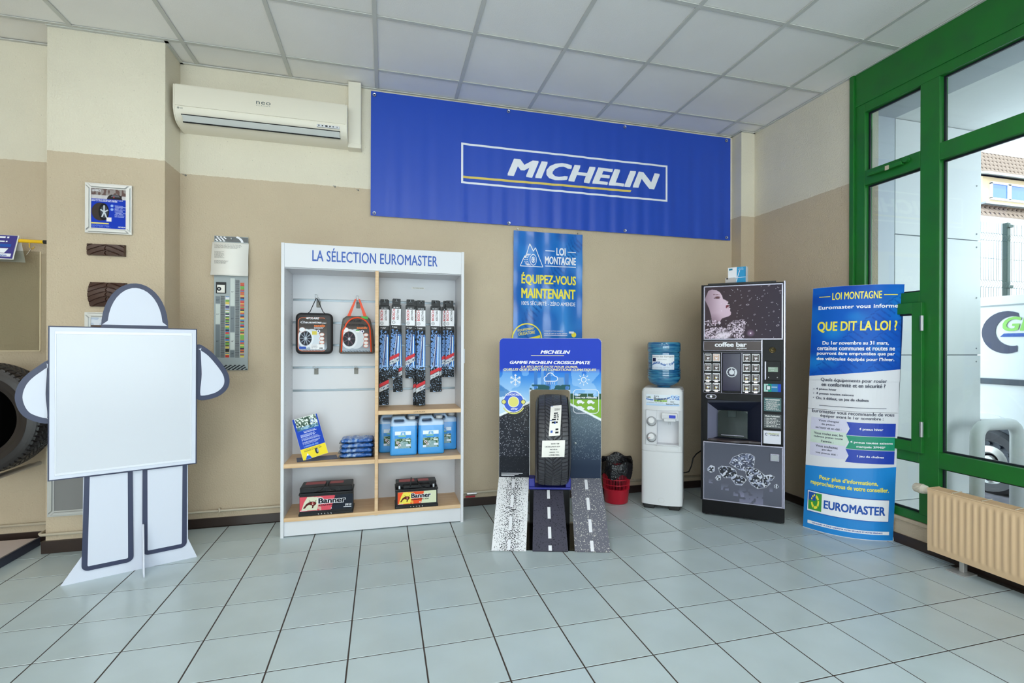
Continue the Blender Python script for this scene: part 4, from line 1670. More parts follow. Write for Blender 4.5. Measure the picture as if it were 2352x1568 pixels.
p.rows(.16, .85, .28, .33, 1, (110, 150, 220), 9, .8)
p.rows(.12, .9, .18, .24, 3, (130, 120, 60), 12)
p.ell(.60, .13, .07, .075, (30, 36, 50))
p.ell(.63, .13, .035, .05, (150, 160, 180))
p.poly([(.1, .0), (.22, .14), (.36, .0)], (40, 90, 190))
p.poly([(.17, .08), (.22, .14), (.27, .08)], (250, 250, 250))
o = p.build('cover_print', M['prn'], bs, -.0006)
bk = finish('back_flap', B(-.035, .225, .0, .13, .0, .003), M['navy'], br)
bk.matrix_local = Matrix.Translation((0, -.03, .0)) @ Matrix.Rotation(math.radians(10), 4, 'Z')

tw = []
tdesc = ['bottom clear-wrapped blue packet of the stack by the divider', 'second blue bag from the bottom of the wrapped stack',
         'third blue bag from bottom of the wrapped stack', 'topmost blue wrapped bag of the stack by the divider']
BLU = mat('blue_towel', (36, 96, 176), .16, bump=(55, 1.0, .012), var=(34, (150, 176, 212), .5, .66), coat=.6)
for k in range(4):
    w, d, h = .215, .15, .034
    bm = bmesh.new()
    r = random.Random(50 + k)
    nx_, ny_ = 26, 18
    for side in (1, -1):
        g_ = [[None] * (ny_ + 1) for _ in range(nx_ + 1)]
        for i in range(nx_ + 1):
            for j in range(ny_ + 1):
                u, v = i / nx_ * 2 - 1, j / ny_ * 2 - 1
                e = max(0, 1 - abs(u) ** 6) * max(0, 1 - abs(v) ** 6)
                z = h / 2 + side * h / 2 * e ** .4 * (1 + .10 * math.sin(9 * u + k) + .12 * math.sin(13 * v + 5 * u + k * 2))
                g_[i][j] = bm.verts.new((w / 2 + u * w / 2 + .004 * math.sin(14 * v + k), d / 2 + v * d / 2 + .004 * math.sin(11 * u + k), z))
        for i in range(nx_):
            for j in range(ny_):
                bm.faces.new((g_[i][j], g_[i + 1][j], g_[i + 1][j + 1], g_[i][j + 1]))
    bmesh.ops.remove_doubles(bm, verts=bm.verts, dist=.0012)
    root = thing('wrapped_cloth', tdesc[k], 'cloth', (-.298 + r.uniform(-.003, .003) + (.006 if k > 1 else 0), 3.70 + r.uniform(-.004, .004), .4915 + k * .0335), r.uniform(-.03, .03), 'wrapped blue cloths')
    finish('cloth', bm, BLU, root, 'all')
    cr = bmesh.new()
    box(cr, -.012, w + .01, -.006, d, h * .15, h * .2)
    finish('wrap_edge', cr, M['acry'], root)

# ------------------------------------------------------------------ pilaster pictures and tread samples


def snap_frame(name, label, x0, x1, z0, z1, fwid, picmat=None):
    f = thing(name, label, 'picture frame', (x0, 3.748, z0))
    w, h = x1 - x0, z1 - z0
    for n_, q in (('rail', [(0, 0), (w, 0), (w - fwid, fwid), (fwid, fwid)]), ('rail', [(0, h), (fwid, h - fwid), (w - fwid, h - fwid), (w, h)]),
                  ('rail', [(0, 0), (fwid, fwid), (fwid, h - fwid), (0, h)]), ('rail', [(w, 0), (w, h), (w - fwid, h - fwid), (w - fwid, fwid)])):
        bm = bmesh.new()
        prism(bm, q, -.022, 0)
        es = [e for e in bm.edges if all(v.co.y < -.02 for v in e.verts)]
        bmesh.ops.bevel(bm, geom=es, offset=fwid * .28, segments=3, affect='EDGES')
        finish('frame_' + n_, bm, M['alu'], f)
    finish('backing', B(fwid * .8, w - fwid * .8, -.008, -.002, fwid * .8, h - fwid * .8), picmat or M['paper'], f)
    return f, w, h


f1, w, h = snap_frame('poster_frame', 'silver framed blue tyre advert at the top of the pillar', -1.796, -1.548, 1.972, 2.283, .032)
p = Pic(.03, w - .03, .03, h - .03, 80, 100, (14, 54, 178))
n = p.noise(18, 16, 5)
top = p.v > .74
p.mix(top * 1.0, (150, 140, 138))
p.mix(top * (n > .5) * .8, (92, 66, 62))
p.mix((top & (p.v < .83)) * .9, (206, 202, 206))
p.poly([(.45, .74), (.88, .74), (.86, .84), (.72, .87), (.55, .86), (.46, .80)], (40, 34, 38))
p.poly([(.55, .80), (.82, .80), (.78, .85), (.6, .85)], (96, 96, 106))
p.ell(.64, .80, .02, .02, (210, 60, 60))
p.ell(.26, .42, .25, .23, (58, 48, 44), soft=.06)
p.ell(.36, .42, .15, .22, (22, 20, 22), soft=.06)
p.ell(.37, .42, .11, .16, (60, 64, 74), soft=.06)
for k in range(5):
    a = k * 2 * PI / 5 + .3
    p.line((.37, .42), (.37 + .1 * math.cos(a), .42 + .15 * math.sin(a)), .03, (200, 206, 214))
p.poly([(.44, .19), (.58, .19), (.58, .29), (.44, .29)], (232, 226, 226))
p.poly([(.0, .115), (.5, .115), (.5, .15), (.0, .15)], (236, 218, 110))
p.rows(.0, .56, .03, .10, 4, (110, 130, 210), 5)
p.rows(.66, .98, .30, .60, 10, (210, 218, 244), 8, .45)
p.ell(.59, .58, .045, .035, (150, 180, 230)); p.ell(.59, .49, .045, .035, (150, 180, 230))
p.build('advert_print', M['prn'], f1, -.0092)
t = bmesh.new()
text(t, 'SÉCURITÉ ET MOBILITÉ QUELLE QUE', .033, .20, h * .665, h * .685, -.0098, bold=.04, shear=.2)
text(t, 'SOIT LA RIGUEUR DE L’HIVER.', .033, .17, h * .64, h * .66, -.0098, bold=.04, shear=.2)
text(t, 'MICHELIN', w * .70, w * .86, h * .13, h * .155, -.0098, bold=.04, shear=.2)
text(t, 'MICHELIN', .034, .082, h * .868, h * .885, -.0098, bold=.03, shear=.2)
text(t, 'ALPIN 6', .034, .082, h * .842, h * .862, -.0098, bold=.03, shear=.2)
finish('lettering', t, M['pw'], f1)

f2, w, h = snap_frame('poster_frame', 'silver framed road photo half hidden behind the blank board', -1.796, -1.548, 1.167, 1.478, .032)
p = Pic(.03, w - .03, .03, h - .03, 60, 80, (186, 196, 214))
n = p.noise(6, 10, 2)
p.mix((p.v > .8) * (n > .5) * .6, (240, 240, 244))
p.mix((p.v < .80) * 1.0, (92, 72, 62))
p.mix((p.v < .72) * 1.0, (200, 198, 204))
p.poly([(.2, 0), (1, .0), (1, .5), (.6, .74), (.5, .74)], (120, 104, 100))
p.build('photo_print', M['prn'], f2, -.0092)
f3, w, h = snap_frame('poster_frame', 'large silver poster frame with grey back low on the pillar', -1.984, -1.42, .222, 1.02, .035, mat('frame_grey', (128, 126, 126), .6))


def tread_sample(label, x0, x1, z0, z1, deep):
    s_ = thing('tread_sample', label, 'tyre sample', (x0, 3.75, z0))
    w, h = x1 - x0, z1 - z0
    bm = bmesh.new()
    nx_, nz_ = 84, max(30, int(84 * h / w))
    vs_ = []
    for j in range(nz_ + 1):
        row_ = []
        for i in range(nx_ + 1):
            u, v = i / nx_, j / nz_
            x = w * u
            z = h * v
            xc = abs(u - .5) * 2
            g_ = ((z / .030 + xc ** 1.4 * 1.3) % 1) < .16
            zz = (u - .5) * w
            cg = abs(abs(((z / .03) % 1) - .5) * .02 - .005 - zz) < .0022
            edge = 0
            bulge = math.sin(PI * v) * deep
            y = -.022 - bulge + (.006 if (g_ or cg) else 0)
            if i in (0, nx_) or j in (0, nz_):
                y = 0
            sx = (1 - .05 * (1 - math.sin(PI * v))) if deep > .006 else 1
            row_.append(bm.verts.new((w / 2 + (x - w / 2) * sx, y, z)))
        vs_.append(row_)
    for j in range(nz_):
        for i in range(nx_):
            bm.faces.new((vs_[j][i], vs_[j][i + 1], vs_[j + 1][i + 1], vs_[j + 1][i]))
    finish('rubber_block', bm, M['brown'], s_)
    return s_


tread_sample('small flat dark brown tyre tread sample under the top frame', -1.784, -1.583, 1.833, 1.906, .004)
tread_sample('larger curved dark brown tyre tread sample above the blank board', -1.772, -1.572, 1.513, 1.667, .02)

for x, z, lab in ((-.362, 2.462, 'grey wall plug with short screw below the air conditioner, left of the pair'), (-.197, 2.450, 'grey wall plug with short screw between duct cover and banner'), (-1.338, 2.455, 'grey wall plug in the corner under the left end of the air conditioner')):
    wp = thing('wall_plug', lab, 'wall plug', (x, YB, z))
    finish('plug', tube(bmesh.new(), [(0, .005, 0), (0, -.006, 0)], .006, 10), M['galv'], wp)
    finish('screw', tube(bmesh.new(), [(0, -.004, 0), (-.012, -.022, .001)], .0025, 6), M['steel'], wp)
# ------------------------------------------------------------------ tyre builder


def tyre_mesh(R, rin, W, name, nt=900, nw=56, tread=True):
    """wheel axis along x, centre at origin"""
    bm_v, bm_f = [], []
    half = W / 2
    ws = np.linspace(-1, 1, nw)
    th = np.linspace(0, 2 * PI, nt, endpoint=False)
    T, U = np.meshgrid(th, ws, indexing='ij')
    x = U * half * .93
    base = R - .012 * np.abs(U) ** 3.2 * (1 + 1.2 * (np.abs(U) > .93))
    if tread:
        s_ = T / (2 * PI)
        a = np.abs(U)
        n_ = 68
        ph_ = s_ * n_
        g1 = ((ph_ + 3.1 * a + .5 * (U > 0)) % 1 < .24) & (a < .52)
        g2 = ((ph_ + .6 * a + .3 * (U > 0)) % 1 < .26) & (a >= .56) & (a < .97)
        g3 = np.abs(a - .54) < .022
        zig = np.abs(((ph_ + .5 * (U > 0)) % 1) - .5) * .16 - .04
        g4 = np.abs(U - zig) < .02
        base = base - .0075 * (g1 | g2 | g3 | g4)
    co = [np.stack([x, base * np.cos(T), base * np.sin(T)], -1).reshape(-1, 3)]
    idx = np.arange(nt * nw).reshape(nt, nw)
    i2 = np.roll(idx, -1, 0)
    f = [np.stack([idx[:, :-1], i2[:, :-1], i2[:, 1:], idx[:, 1:]], -1).reshape(-1, 4)]
    m2 = 90
    prof_ = [(.95, R - .016), (1.0, R - .03), (1.06, R - .055), (1.07, (R + rin) / 2), (1.0, rin + .028), (.93, rin + .012), (.90, rin), (.82, rin - .004), (.78, rin + .02), (.80, (R + rin) / 2), (.6, R - .022), (0, R - .02)]
    off = nt * nw
    t2 = np.linspace(0, 2 * PI, m2, endpoint=False)
    for sgn in (-1, 1):
        pts_ = np.array([[(sgn * u * half, r * math.cos(t), r * math.sin(t)) for t in t2] for u, r in prof_])
        co.append(pts_.reshape(-1, 3))
        k = np.arange(len(prof_) * m2).reshape(len(prof_), m2) + off
        k2 = np.roll(k, -1, 1)
        f.append(np.stack([k[:-1], k[1:], k2[1:], k2[:-1]], -1).reshape(-1, 4))
        off += len(prof_) * m2
    me = bpy.data.meshes.new(name)
    me.from_pydata(np.concatenate(co).tolist(), [], np.concatenate(f).tolist())
    me.validate()
    return me


# ------------------------------------------------------------------ all-weather tyre display
dp_ = thing('tyre_display', 'tall all-weather tyre display board with three road ramps', 'display stand', (1.013, 3.499, 0), math.radians(-17.3))
zb, zt_ = .322, 1.334
hole = rrect(.0, .290, .262, .962, .022, 4)[::-1]
outer = [(-.222, zb), (.0, zb), (.0, .262), (.0, 0.0), (.290, 0), (.290, .262), (.290, zb), (.514, zb)] + arc(.484, 1.304, .03, 0, 90, 5) + arc(-.19, 1.304, .03, 90, 180, 5)
finish('board', plate([outer, hole], .012, .001, .007), mat('board_edge', (206, 208, 214), .5), dp_)
hb = bmesh.new()
box(hb, -.002, .292, -.02, .001, .245, .262)
finish('lower_leg_panel', B(.0, .29, -.003, .0005, 0.0, .262), M['black'], dp_)
p = Pic(-.221, .513, zb + .001, 1.333, 210, 290, (24, 60, 186))
X, Z = p.X, p.Z
v = (Z - zb) / (zt_ - zb)
sky = np.clip((1.11 - Z) / .03, 0, 1)
p.mix(sky, (20, 110, 210))
fade = np.clip((1.11 - Z) / .22, 0, 1)
p.mix((Z < 1.11) * fade, (170, 206, 240))
n = p.noise(12, 16, 3)
n2 = p.noise(30, 40, 4)
p.mix((Z < 1.11) * (n > .55) * .35, (214, 232, 250))
Lft = X < .0
Rgt = X > .29
Mid = ~Lft & ~Rgt
# left: snowy mountain and road
mt_h = .93 + .05 * p.noise(7, 1, 8)
p.mix((Lft & (Z < mt_h) & (X < -.12 + (0.98 - Z))) * .8, (206, 226, 244))
p.mix((Lft & (Z < 1.0 - (X + .22) * .7) & (Z > .91) & (n2 > .5)) * .7, (50, 110, 176))
rl = Lft & (Z < .775 + (X + .22) * .44)
p.mix(rl, (34, 36, 46))
p.mix((Lft & (abs(Z - (.775 + (X + .22) * .44)) < .009)), (240, 244, 250))
p.mix(rl * np.clip((X + .2) * 4, 0, 1) * np.clip((Z - .5) * 2, 0, 1) * (n2 > .3) * .5, (150, 146, 130))
sn = RNG.random(X.shape)
p.mix((rl & (sn > .962)) * .8, (220, 224, 236))
p.mix((rl & (Z < .48)) * .75, (20, 22, 30))
# right: sunny road with field
fld = Rgt & (Z < .905)
p.mix(fld, (130, 176, 60))
p.mix((Rgt & (Z > .895) & (Z < .935) & (n2 > .35)), (48, 84, 60))
rr_ = Rgt & (Z < .86 - (X - .29) * .5)
p.mix(rr_, (96, 112, 124))
p.mix(rr_ * np.clip((.72 - Z) * 3.2, 0, 1), (34, 46, 68))
p.mix((Rgt & (abs(Z - (.86 - (X - .29) * .5)) < .008)), (240, 244, 250))
p.mix((rr_ & (sn > .94) & (Z > .46)) * .5, (200, 214, 220))
# middle: city
cty = Mid & (Z < 1.12)
for a, b, t_, c in ((.03, .055, 1.14, (60, 120, 196)), (.08, .10, 1.13, (96, 150, 214)), (.115, .15, 1.12, (60, 116, 190)), (.20, .245, 1.05, (120, 160, 210)), (.25, .28, 1.08, (70, 120, 190))):
    p.mix(((X > a) & (X < b) & (Z < t_) & Mid), c)
p.mix((Mid & (Z < 1.0) & (n2 > .4)), (30, 84, 90))
p.mix((Z > 1.125) * 1.0, (22, 58, 184))
p.build('printed_face', M['prn'], dp_, -.0002, skip=lambda cx, cz: ((cx > -.002) & (cx < .292) & (cz < .964)) | ((cz > 1.304) & (np.abs(cx - .146) > .336) & (np.hypot(np.abs(cx - .146) - .336, cz - 1.304) > .0295)))
t = bmesh.new()
text(t, 'MICHELIN', .075, .290, 1.222, 1.247, -.0012, bold=.04, shear=.28)
text(t, 'GAMME MICHELIN CROSSCLIMATE', -.146, .436, 1.148, 1.171, -.0012, bold=.04, shear=.28)
# snowflake
for k in range(6):
    a = PI / 6 + k * PI / 3
    cx, cz = -.105, 1.032
    line2(t, (cx, cz), (cx + .043 * math.cos(a), cz + .043 * math.sin(a)), .005, -.0012)
    for s_ in (-.5, .5):
        bx_2, bz_2 = cx + .027 * math.cos(a), cz + .027 * math.sin(a)
        line2(t, (bx_2, bz_2), (bx_2 + .014 * math.cos(a + s_ * 1.5), bz_2 + .014 * math.sin(a + s_ * 1.5)), .004, -.0012)
# cloud and rain
cl = [(.105, 1.028)] + arc(.118, 1.043, .016, 220, 90, 6) + arc(.147, 1.058, .026, 160, 20, 8) + arc(.182, 1.042, .018, 90, -60, 6) + [(.175, 1.024), (.11, 1.024)]
outline2(t, cl, .005, -.0012)
for k in range(5):
    quad(t, .122 + k * .013, .125 + k * .013, 1.0 + (k % 2) * .004, 1.018, -.0012)
# sun
ring2(t, .388, 1.036, .020, .015, -.0012, 24)
for k in range(8):
    a = k * PI / 4
    line2(t, (.388 + .027 * math.cos(a), 1.036 + .027 * math.sin(a)), (.388 + .043 * math.cos(a), 1.036 + .043 * math.sin(a)), .0045, -.0012)
outline2(t, rrect(.314, .496, .795, .965, .026, 5), .004, -.0012)
text(t, 'Pour', .328, .366, .921, .936, -.0012, bold=.03)
text(t, 'tous vos véhicules', .328, .482, .902, .917, -.0012, bold=.03)
for cx, cz in ((.366, .867), (.440, .867), (.366, .824), (.440, .824)):
    poly(t, [(cx - .027, cz), (cx + .027, cz), (cx + .027, cz + .009), (cx + .014, cz + .012), (cx + .006, cz + .022), (cx - .02, cz + .022), (cx - .027, cz + .01)], -.0014)
    ring2(t, cx - .015, cz, .006, 0, -.0014, 10)
    ring2(t, cx + .015, cz, .006, 0, -.0014, 10)
text(t, 'LOI MONTAGNE', -.175, -.062, .918, .934, -.0022, bold=.03)
text(t, '3PMSF', -.138, -.088, .815, .829, -.0022, bold=.03)
for k in range(3):
    quad(t, -.205, -.05 + (-.03 * k), .355 - k * .008, .358 - k * .008, -.0012)
finish('white_lettering', t, M['pw'], dp_)
t = bmesh.new()
text(t, 'LA SÉCURITÉ FAITE POUR DURER,', -.065, .345, 1.119, 1.139, -.0012, bold=.03, shear=.28)
text(t, 'QUELLES QUE SOIENT LES CONDITIONS CLIMATIQUES', -.192, .477, 1.096, 1.117, -.0012, bold=.03, shear=.28)
quad(t, .008, .245, 1.207, 1.2115, -.0012)
finish('gold_lettering', t, mat('pale_gold_print', (226, 216, 158), .45), dp_)
t = bmesh.new()
ring2(t, -.118, .873, .071, .040, -.0014, 36)
finish('round_emblem', t, mat('emblem_blue', (36, 84, 206), .45), dp_)
t = bmesh.new()
ring2(t, -.118, .873, .076, .071, -.0014, 36)
finish('emblem_ring', t, M['pw'], dp_)
finish('emblem_ring', ring2(bmesh.new(), -.118, .873, .040, .036, -.0014, 30), M['pw'], dp_)
t = bmesh.new()
ring2(t, -.118, .873, .036, 0, -.0014, 30)
for s_ in (-1, 1):
    ring2(t, -.118 + s_ * .070, .873, .014, 0, -.0020, 20)
ring2(t, -.118, .873, .088, .080, -.0014, 24, math.radians(210), math.radians(330))
finish('emblem_yellow', t, mat('emblem_yellow', (222, 216, 110), .45), dp_)
t = bmesh.new()
for s_ in (-1, 1):
    ring2(t, -.118 + s_ * .070, .873, .018, .014, -.0020, 20)
finish('emblem_dark', t, M['navy'], dp_)
for x in (.33,):
    finish('screw', lathe(bmesh.new(), [(.001, -.005), (.007, -.003), (.008, 0)], 12, 'y', (x, 0, .578)), M['steel'], dp_)

rampM = [speckle_mat('snow_ramp', (236, 236, 240), (40, 42, 52), 150, .53, .5, (1, 1, .55)),
         speckle_mat('wet_ramp', (72, 70, 84), (30, 30, 42), 120, .60, .3, (1, 1, .6)),
         speckle_mat('dry_ramp', (104, 104, 116), (206, 204, 196), 130, .61, .5, (1, 1, .6))]
nt0 = rampM[0].node_tree
mp0 = [n_ for n_ in nt0.nodes if n_.type == 'MAPPING'][0]
nz0 = [n_ for n_ in nt0.nodes if n_.type == 'TEX_NOISE'][0]
cr0 = [n_ for n_ in nt0.nodes if n_.type == 'VALTORGB'][0]
tc0 = [n_ for n_ in nt0.nodes if n_.type == 'TEX_COORD'][0]
sp0 = nt0.nodes.new('ShaderNodeSeparateXYZ')
nt0.links.new(tc0.outputs['Object'], sp0.inputs[0])
m1 = nt0.nodes.new('ShaderNodeMath'); m1.operation = 'ADD'; m1.inputs[1].default_value = .113
m2 = nt0.nodes.new('ShaderNodeMath'); m2.operation = 'ABSOLUTE'
m3 = nt0.nodes.new('ShaderNodeMath'); m3.operation = 'MULTIPLY_ADD'; m3.inputs[1].default_value = -1.5; m3.inputs[2].default_value = .055
m4 = nt0.nodes.new('ShaderNodeMath'); m4.operation = 'ADD'
nt0.links.new(sp0.outputs['X'], m1.inputs[0]); nt0.links.new(m1.outputs[0], m2.inputs[0]); nt0.links.new(m2.outputs[0], m3.inputs[0])
nt0.links.new(m3.outputs[0], m4.inputs[0]); nt0.links.new(nz0.outputs['Fac'], m4.inputs[1]); nt0.links.new(m4.outputs[0], cr0.inputs[0])
RL = math.hypot(.51, .322)
ang = math.atan2(.322, .51)
for i, (x0, x1, x0b, x1b, top) in enumerate(((-.222, -.004, -.226, -.010, 1.0), (.032, .232, .030, .251, .78), (.294, .514, .292, .512, 1.0))):
    bm = bmesh.new()
    n_ = 10
    prev = None
    for k in range(n_ + 1):
        f = 1 - top + top * k / n_
        y = -.51 * f - .004
        z = (.322 + .02 * math.sin(PI * f)) * (1 - f) ** .97 + .006
        xa, xb = x0 + (x0b - x0) * f, x1 + (x1b - x1) * f
        r = [bm.verts.new(c) for c in ((xa, y, z), (xb, y, z), (xa, y, z - .005), (xb, y, z - .005))]
        if prev:
            bm.faces.new((prev[0], prev[1], r[1], r[0]))
            bm.faces.new((prev[2], r[2], r[3], prev[3]))
            bm.faces.new((prev[0], r[0], r[2], prev[2]))
            bm.faces.new((prev[1], prev[3], r[3], r[1]))
        prev = r
    rp = finish('ramp', bm, rampM[i], dp_, label=('snow-speckled ramp', 'dark wet-road ramp', 'grey dry-road ramp')[i])

    def rampmap(c, x0=x0, x1=x1, x0b=x0b, x1b=x1b):
        f = c.z
        y = -.51 * f - .0055
        z = (.322 + .02 * math.sin(PI * f)) * (1 - f) ** .97 + .0075
        xa, xb = x0 + (x0b - x0) * f, x1 + (x1b - x1) * f
        return Vector((xa + (xb - xa) * c.x, y, z))
    for f0, f1 in (((.04, .19), (.30, .48), (.60, .77), (.88, 1.0)), ((.22, .35), (.47, .62), (.72, .86), (.94, 1.0)), ((.03, .2), (.33, .50), (.62, .78), (.88, 1.0)))[i]:
        t = bmesh.new()
        quad(t, .45, .545, f0, f1)
        for v_ in t.verts:
            v_.co = rampmap(v_.co)
        finish('lane_dash', t, M['pw'], rp)
finish('base_plate', plate([rrect(-.22, .51, -.02, .50, .01, 3), rrect(.0, .026, .10, .34, .012, 5)[::-1], rrect(.262, .288, .10, .34, .012, 5)[::-1]], .003).__class__ and (lambda b_: (b_.transform(Matrix(((1, 0, 0, 0), (0, 0, -1, 0), (0, 1, 0, .003), (0, 0, 0, 1)))), b_)[-1])(plate([rrect(-.22, .51, -.02, .50, .01, 3)], .003)), M['acry'], dp_)
ty_ = finish('tyre_tray', box(box(box(bmesh.new(), -.004, .292, -.10, .03, .268, .284, .004), -.004, .04, -.10, .0, .284, .345, .006), .255, .292, -.10, .0, .284, .345, .006), mat('tray_blue', (34, 40, 140), .35), dp_)

tm2 = tyre_mesh(.322, .216, .225, 'tread_ring')
for m_ in (M['rubber'],):
    tm2.materials.append(m_)
dt = thing('display_tyre', 'all-season car tyre standing in the opening of the display board', 'tyre', (1.013, 3.499, .284), math.radians(-17.3))
dt.location = Vector((1.013, 3.499, 0)) + Matrix.Rotation(math.radians(-17.3), 3, 'Z') @ Vector((.163, -.01, .286))
tr = bpy.data.objects.new('tyre_body', tm2)
C.objects.link(tr)
tr.parent = dt
tr.location = (0, 0, .322)
tr.rotation_euler = (0, 0, 0)
R_ = .3235
for nm, z0, z1, x0, x1, rot in (('tyre_sticker', .40, .585, -.032, .042, -.07), ('paper_note', .262, .372, -.078, .072, -.03)):
    a0, a1 = math.asin((z0 - .322) / R_), math.asin(min(.99, (z1 - .322) / R_))

    def wrap(c, z0=z0, rot=rot):
        zz = c.z + rot * -c.x * 1.0
        a = math.asin(max(-.995, min(.995, (zz - .322) / R_)))
        return Vector((c.x + rot * -(c.z - z0) * 1.2, -(R_ + .0005 - c.y) * math.cos(a), .322 + (R_ + .0005 - c.y) * math.sin(a)))
    bm = bmesh.new()
    for k in range(12):
        quad(bm, x0, x1, z0 + (z1 - z0) * k / 12, z0 + (z1 - z0) * (k + 1) / 12)
    bmesh.ops.remove_doubles(bm, verts=bm.verts, dist=1e-6)
    for v_ in bm.verts:
        v_.co = wrap(v_.co)
    s_ = finish(nm, bm, M['paper'], dt)
    t, t3 = bmesh.new(), bmesh.new()
    if nm == 'paper_note':
        for i, (s2, a, b) in enumerate((('205/55R17 100V', -.02, .035), ('CROSSCLIMATE SUV', -.06, .04), ('MICHELIN', -.025, .022), ('158,00 € TTC', -.028, .035), ('LE PNEU SEUL', -.03, .04))):
            text(t, s2, a, b, z1 - .026 - i * .0185, z1 - .018 - i * .0185, -.0006, bold=.03)
    else:
        text(t, '225/55 R17', -.005, .034, z1 - .03, z1 - .018, -.0006, bold=.02)
        scribble(t, -.008, .036, z1 - .075, z1 - .04, 3, -.0006)
        scribble(t, -.018, .036, z0 + .075, z0 + .11, 2, -.0006)
        scribble(t, .01, .036, z0 + .01, z0 + .05, 2, -.0006)
        quad(t3, x0, x0 + .016, z1 - .09, z1 - .001, -.0006)
        quad(t3, -.022, -.008, z0 + .02, z0 + .035, -.0006)
        quad(t3, -.004, .008, z0 + .075, z0 + .09, -.0006)
    for q_, mm, nn_ in ((t, M['pk'], 'note_print'), (t3, M['pb'], 'blue_mark')):
        if len(q_.verts):
            for v_ in q_.verts:
                v_.co = wrap(v_.co)
            finish(nn_, q_, mm, s_)
        else:
            q_.free()

# ------------------------------------------------------------------ waste bin
wb_ = thing('waste_bin', 'red slatted plastic bin with black liner beside water cooler', 'bin', (1.845, 3.80, 0))
r0, r1, hh = .096, .118, .30
RR = lambda z: r0 + (r1 - r0) * z / hh
finish('bin_base', lathe(bmesh.new(), [(.001, .002), (r0 - .004, .002), (r0, .008), (RR(.11), .11), (RR(.11) + .003, .114), (RR(.11) - .002, .118), (r0 - .003, .012)], 40), M['redp'], wb_, True)
for z in (.155, .20, .275):
    finish('bin_ring', lathe(bmesh.new(), [(RR(z) + (.002 if z < .25 else -.001), z - .003), (RR(z) + .002, z + .003), (RR(z) - .002, z + .003), (RR(z) - .002, z - .003), (RR(z) + .002, z - .003)], 40), M['redp'], wb_)
for k in range(56):
    a = 2 * PI * k / 56
    finish('slat', tube(bmesh.new(), [(RR(.11) * math.cos(a), RR(.11) * math.sin(a), .11), (RR(.29) * math.cos(a), RR(.29) * math.sin(a), .29)], .0022, 4), M['redp'], wb_)
ln = bmesh.new()
nt_, rows_ = 96, []
pr_ = [(-.014, .12), (-.008, .2), (.0, .29), (.004, .338), (.009, .342), (.014, .33), (.015, .28), (.015, .245), (.013, .225)]
for j, (dr, z) in enumerate(pr_):
    row_ = []
    for k in range(nt_):
        a = 2 * PI * k / nt_
        cr = .5 * math.sin(13 * a + j) + .5 * math.sin(29 * a + 2.1 * j) + .4 * math.sin(7 * a)
        r = RR(min(z, .3)) + dr + (.005 if j > 2 else .001) * cr
        zz = z + (.012 if j in (3, 4, 5) else (.022 if j > 6 else .0)) * math.sin(5 * a + 1 + j * .3) * (1 if j > 2 else 0) + (.03 * max(0, math.cos(a - .9)) if j in (3, 4) else 0)
        row_.append(ln.verts.new((r * math.cos(a), r * math.sin(a), zz)))
    rows_.append(row_)
for a_, b_ in zip(rows_, rows_[1:]):
    for k in range(nt_):
        ln.faces.new((a_[k], a_[(k + 1) % nt_], b_[(k + 1) % nt_], b_[k]))
ln.faces.new(rows_[0][::-1])
finish('bin_liner', ln, M['bag'], wb_, 'all')

# ------------------------------------------------------------------ water cooler
A_c = math.radians(-35)
wc = thing('water_cooler', 'white water cooler with cup recess and drink sticker beside the bin', 'water cooler', (1.972, 3.612, 0), A_c)
Wc, Dc = .312, .30


def foot(d0=0, inset=0, n=10):
    o = []
    for k in range(n + 1):
        f = k / n
        x = inset + .02 + (Wc - .04 - 2 * inset) * f
        o.append((x, d0 + inset - .018 * 4 * f * (1 - f)))
    o += [(Wc - .006 - inset, d0 + inset + .008), (Wc - inset, d0 + inset + .02), (Wc - inset, Dc - .02), (Wc - .02 - inset, Dc), (.02 + inset, Dc), (inset, Dc - .02), (inset, d0 + inset + .02), (inset + .006, d0 + inset + .008)]
    return o


body = bmesh.new()
prism_z(body, foot(), .035, .452)
prism_z(body, foot(.004, .002), .452, .457)
prism_z(body, foot(), .457, .502)
# middle ring around the recess
mid = foot()
fr_i = [k for k, q in enumerate(mid) if q[0] > .03 and q[0] < .286 and q[1] < .02]
xs0, xs1 = .034, .284
lft = [q for q in mid[:11] if q[0] <= xs0] + [(xs0, -.01), (xs0, .10), (xs1, .10), (xs1, -.01)] + [q for q in mid[:11] if q[0] >= xs1] + mid[11:]
prism_z(body, lft, .502, .778)
prism_z(body, foot(), .778, .925)
for k, (ins, z0, z1) in enumerate(((.004, .925, .938), (.010, .938, .946), (.020, .946, .951))):
    prism_z(body, foot(0, ins), z0, z1)
finish('cabinet', body, M['wplastic'], wc, True)
rc = bmesh.new()
box(rc, xs0 + .001, .118, -.006, .10, .503, .777, .002)
box(rc, .118, xs1, .07, .10, .503, .777)
box(rc, .118, xs1, -.006, .08, .700, .777, .002)
box(rc, .118, xs1, -.02, .08, .503, .512, .002)
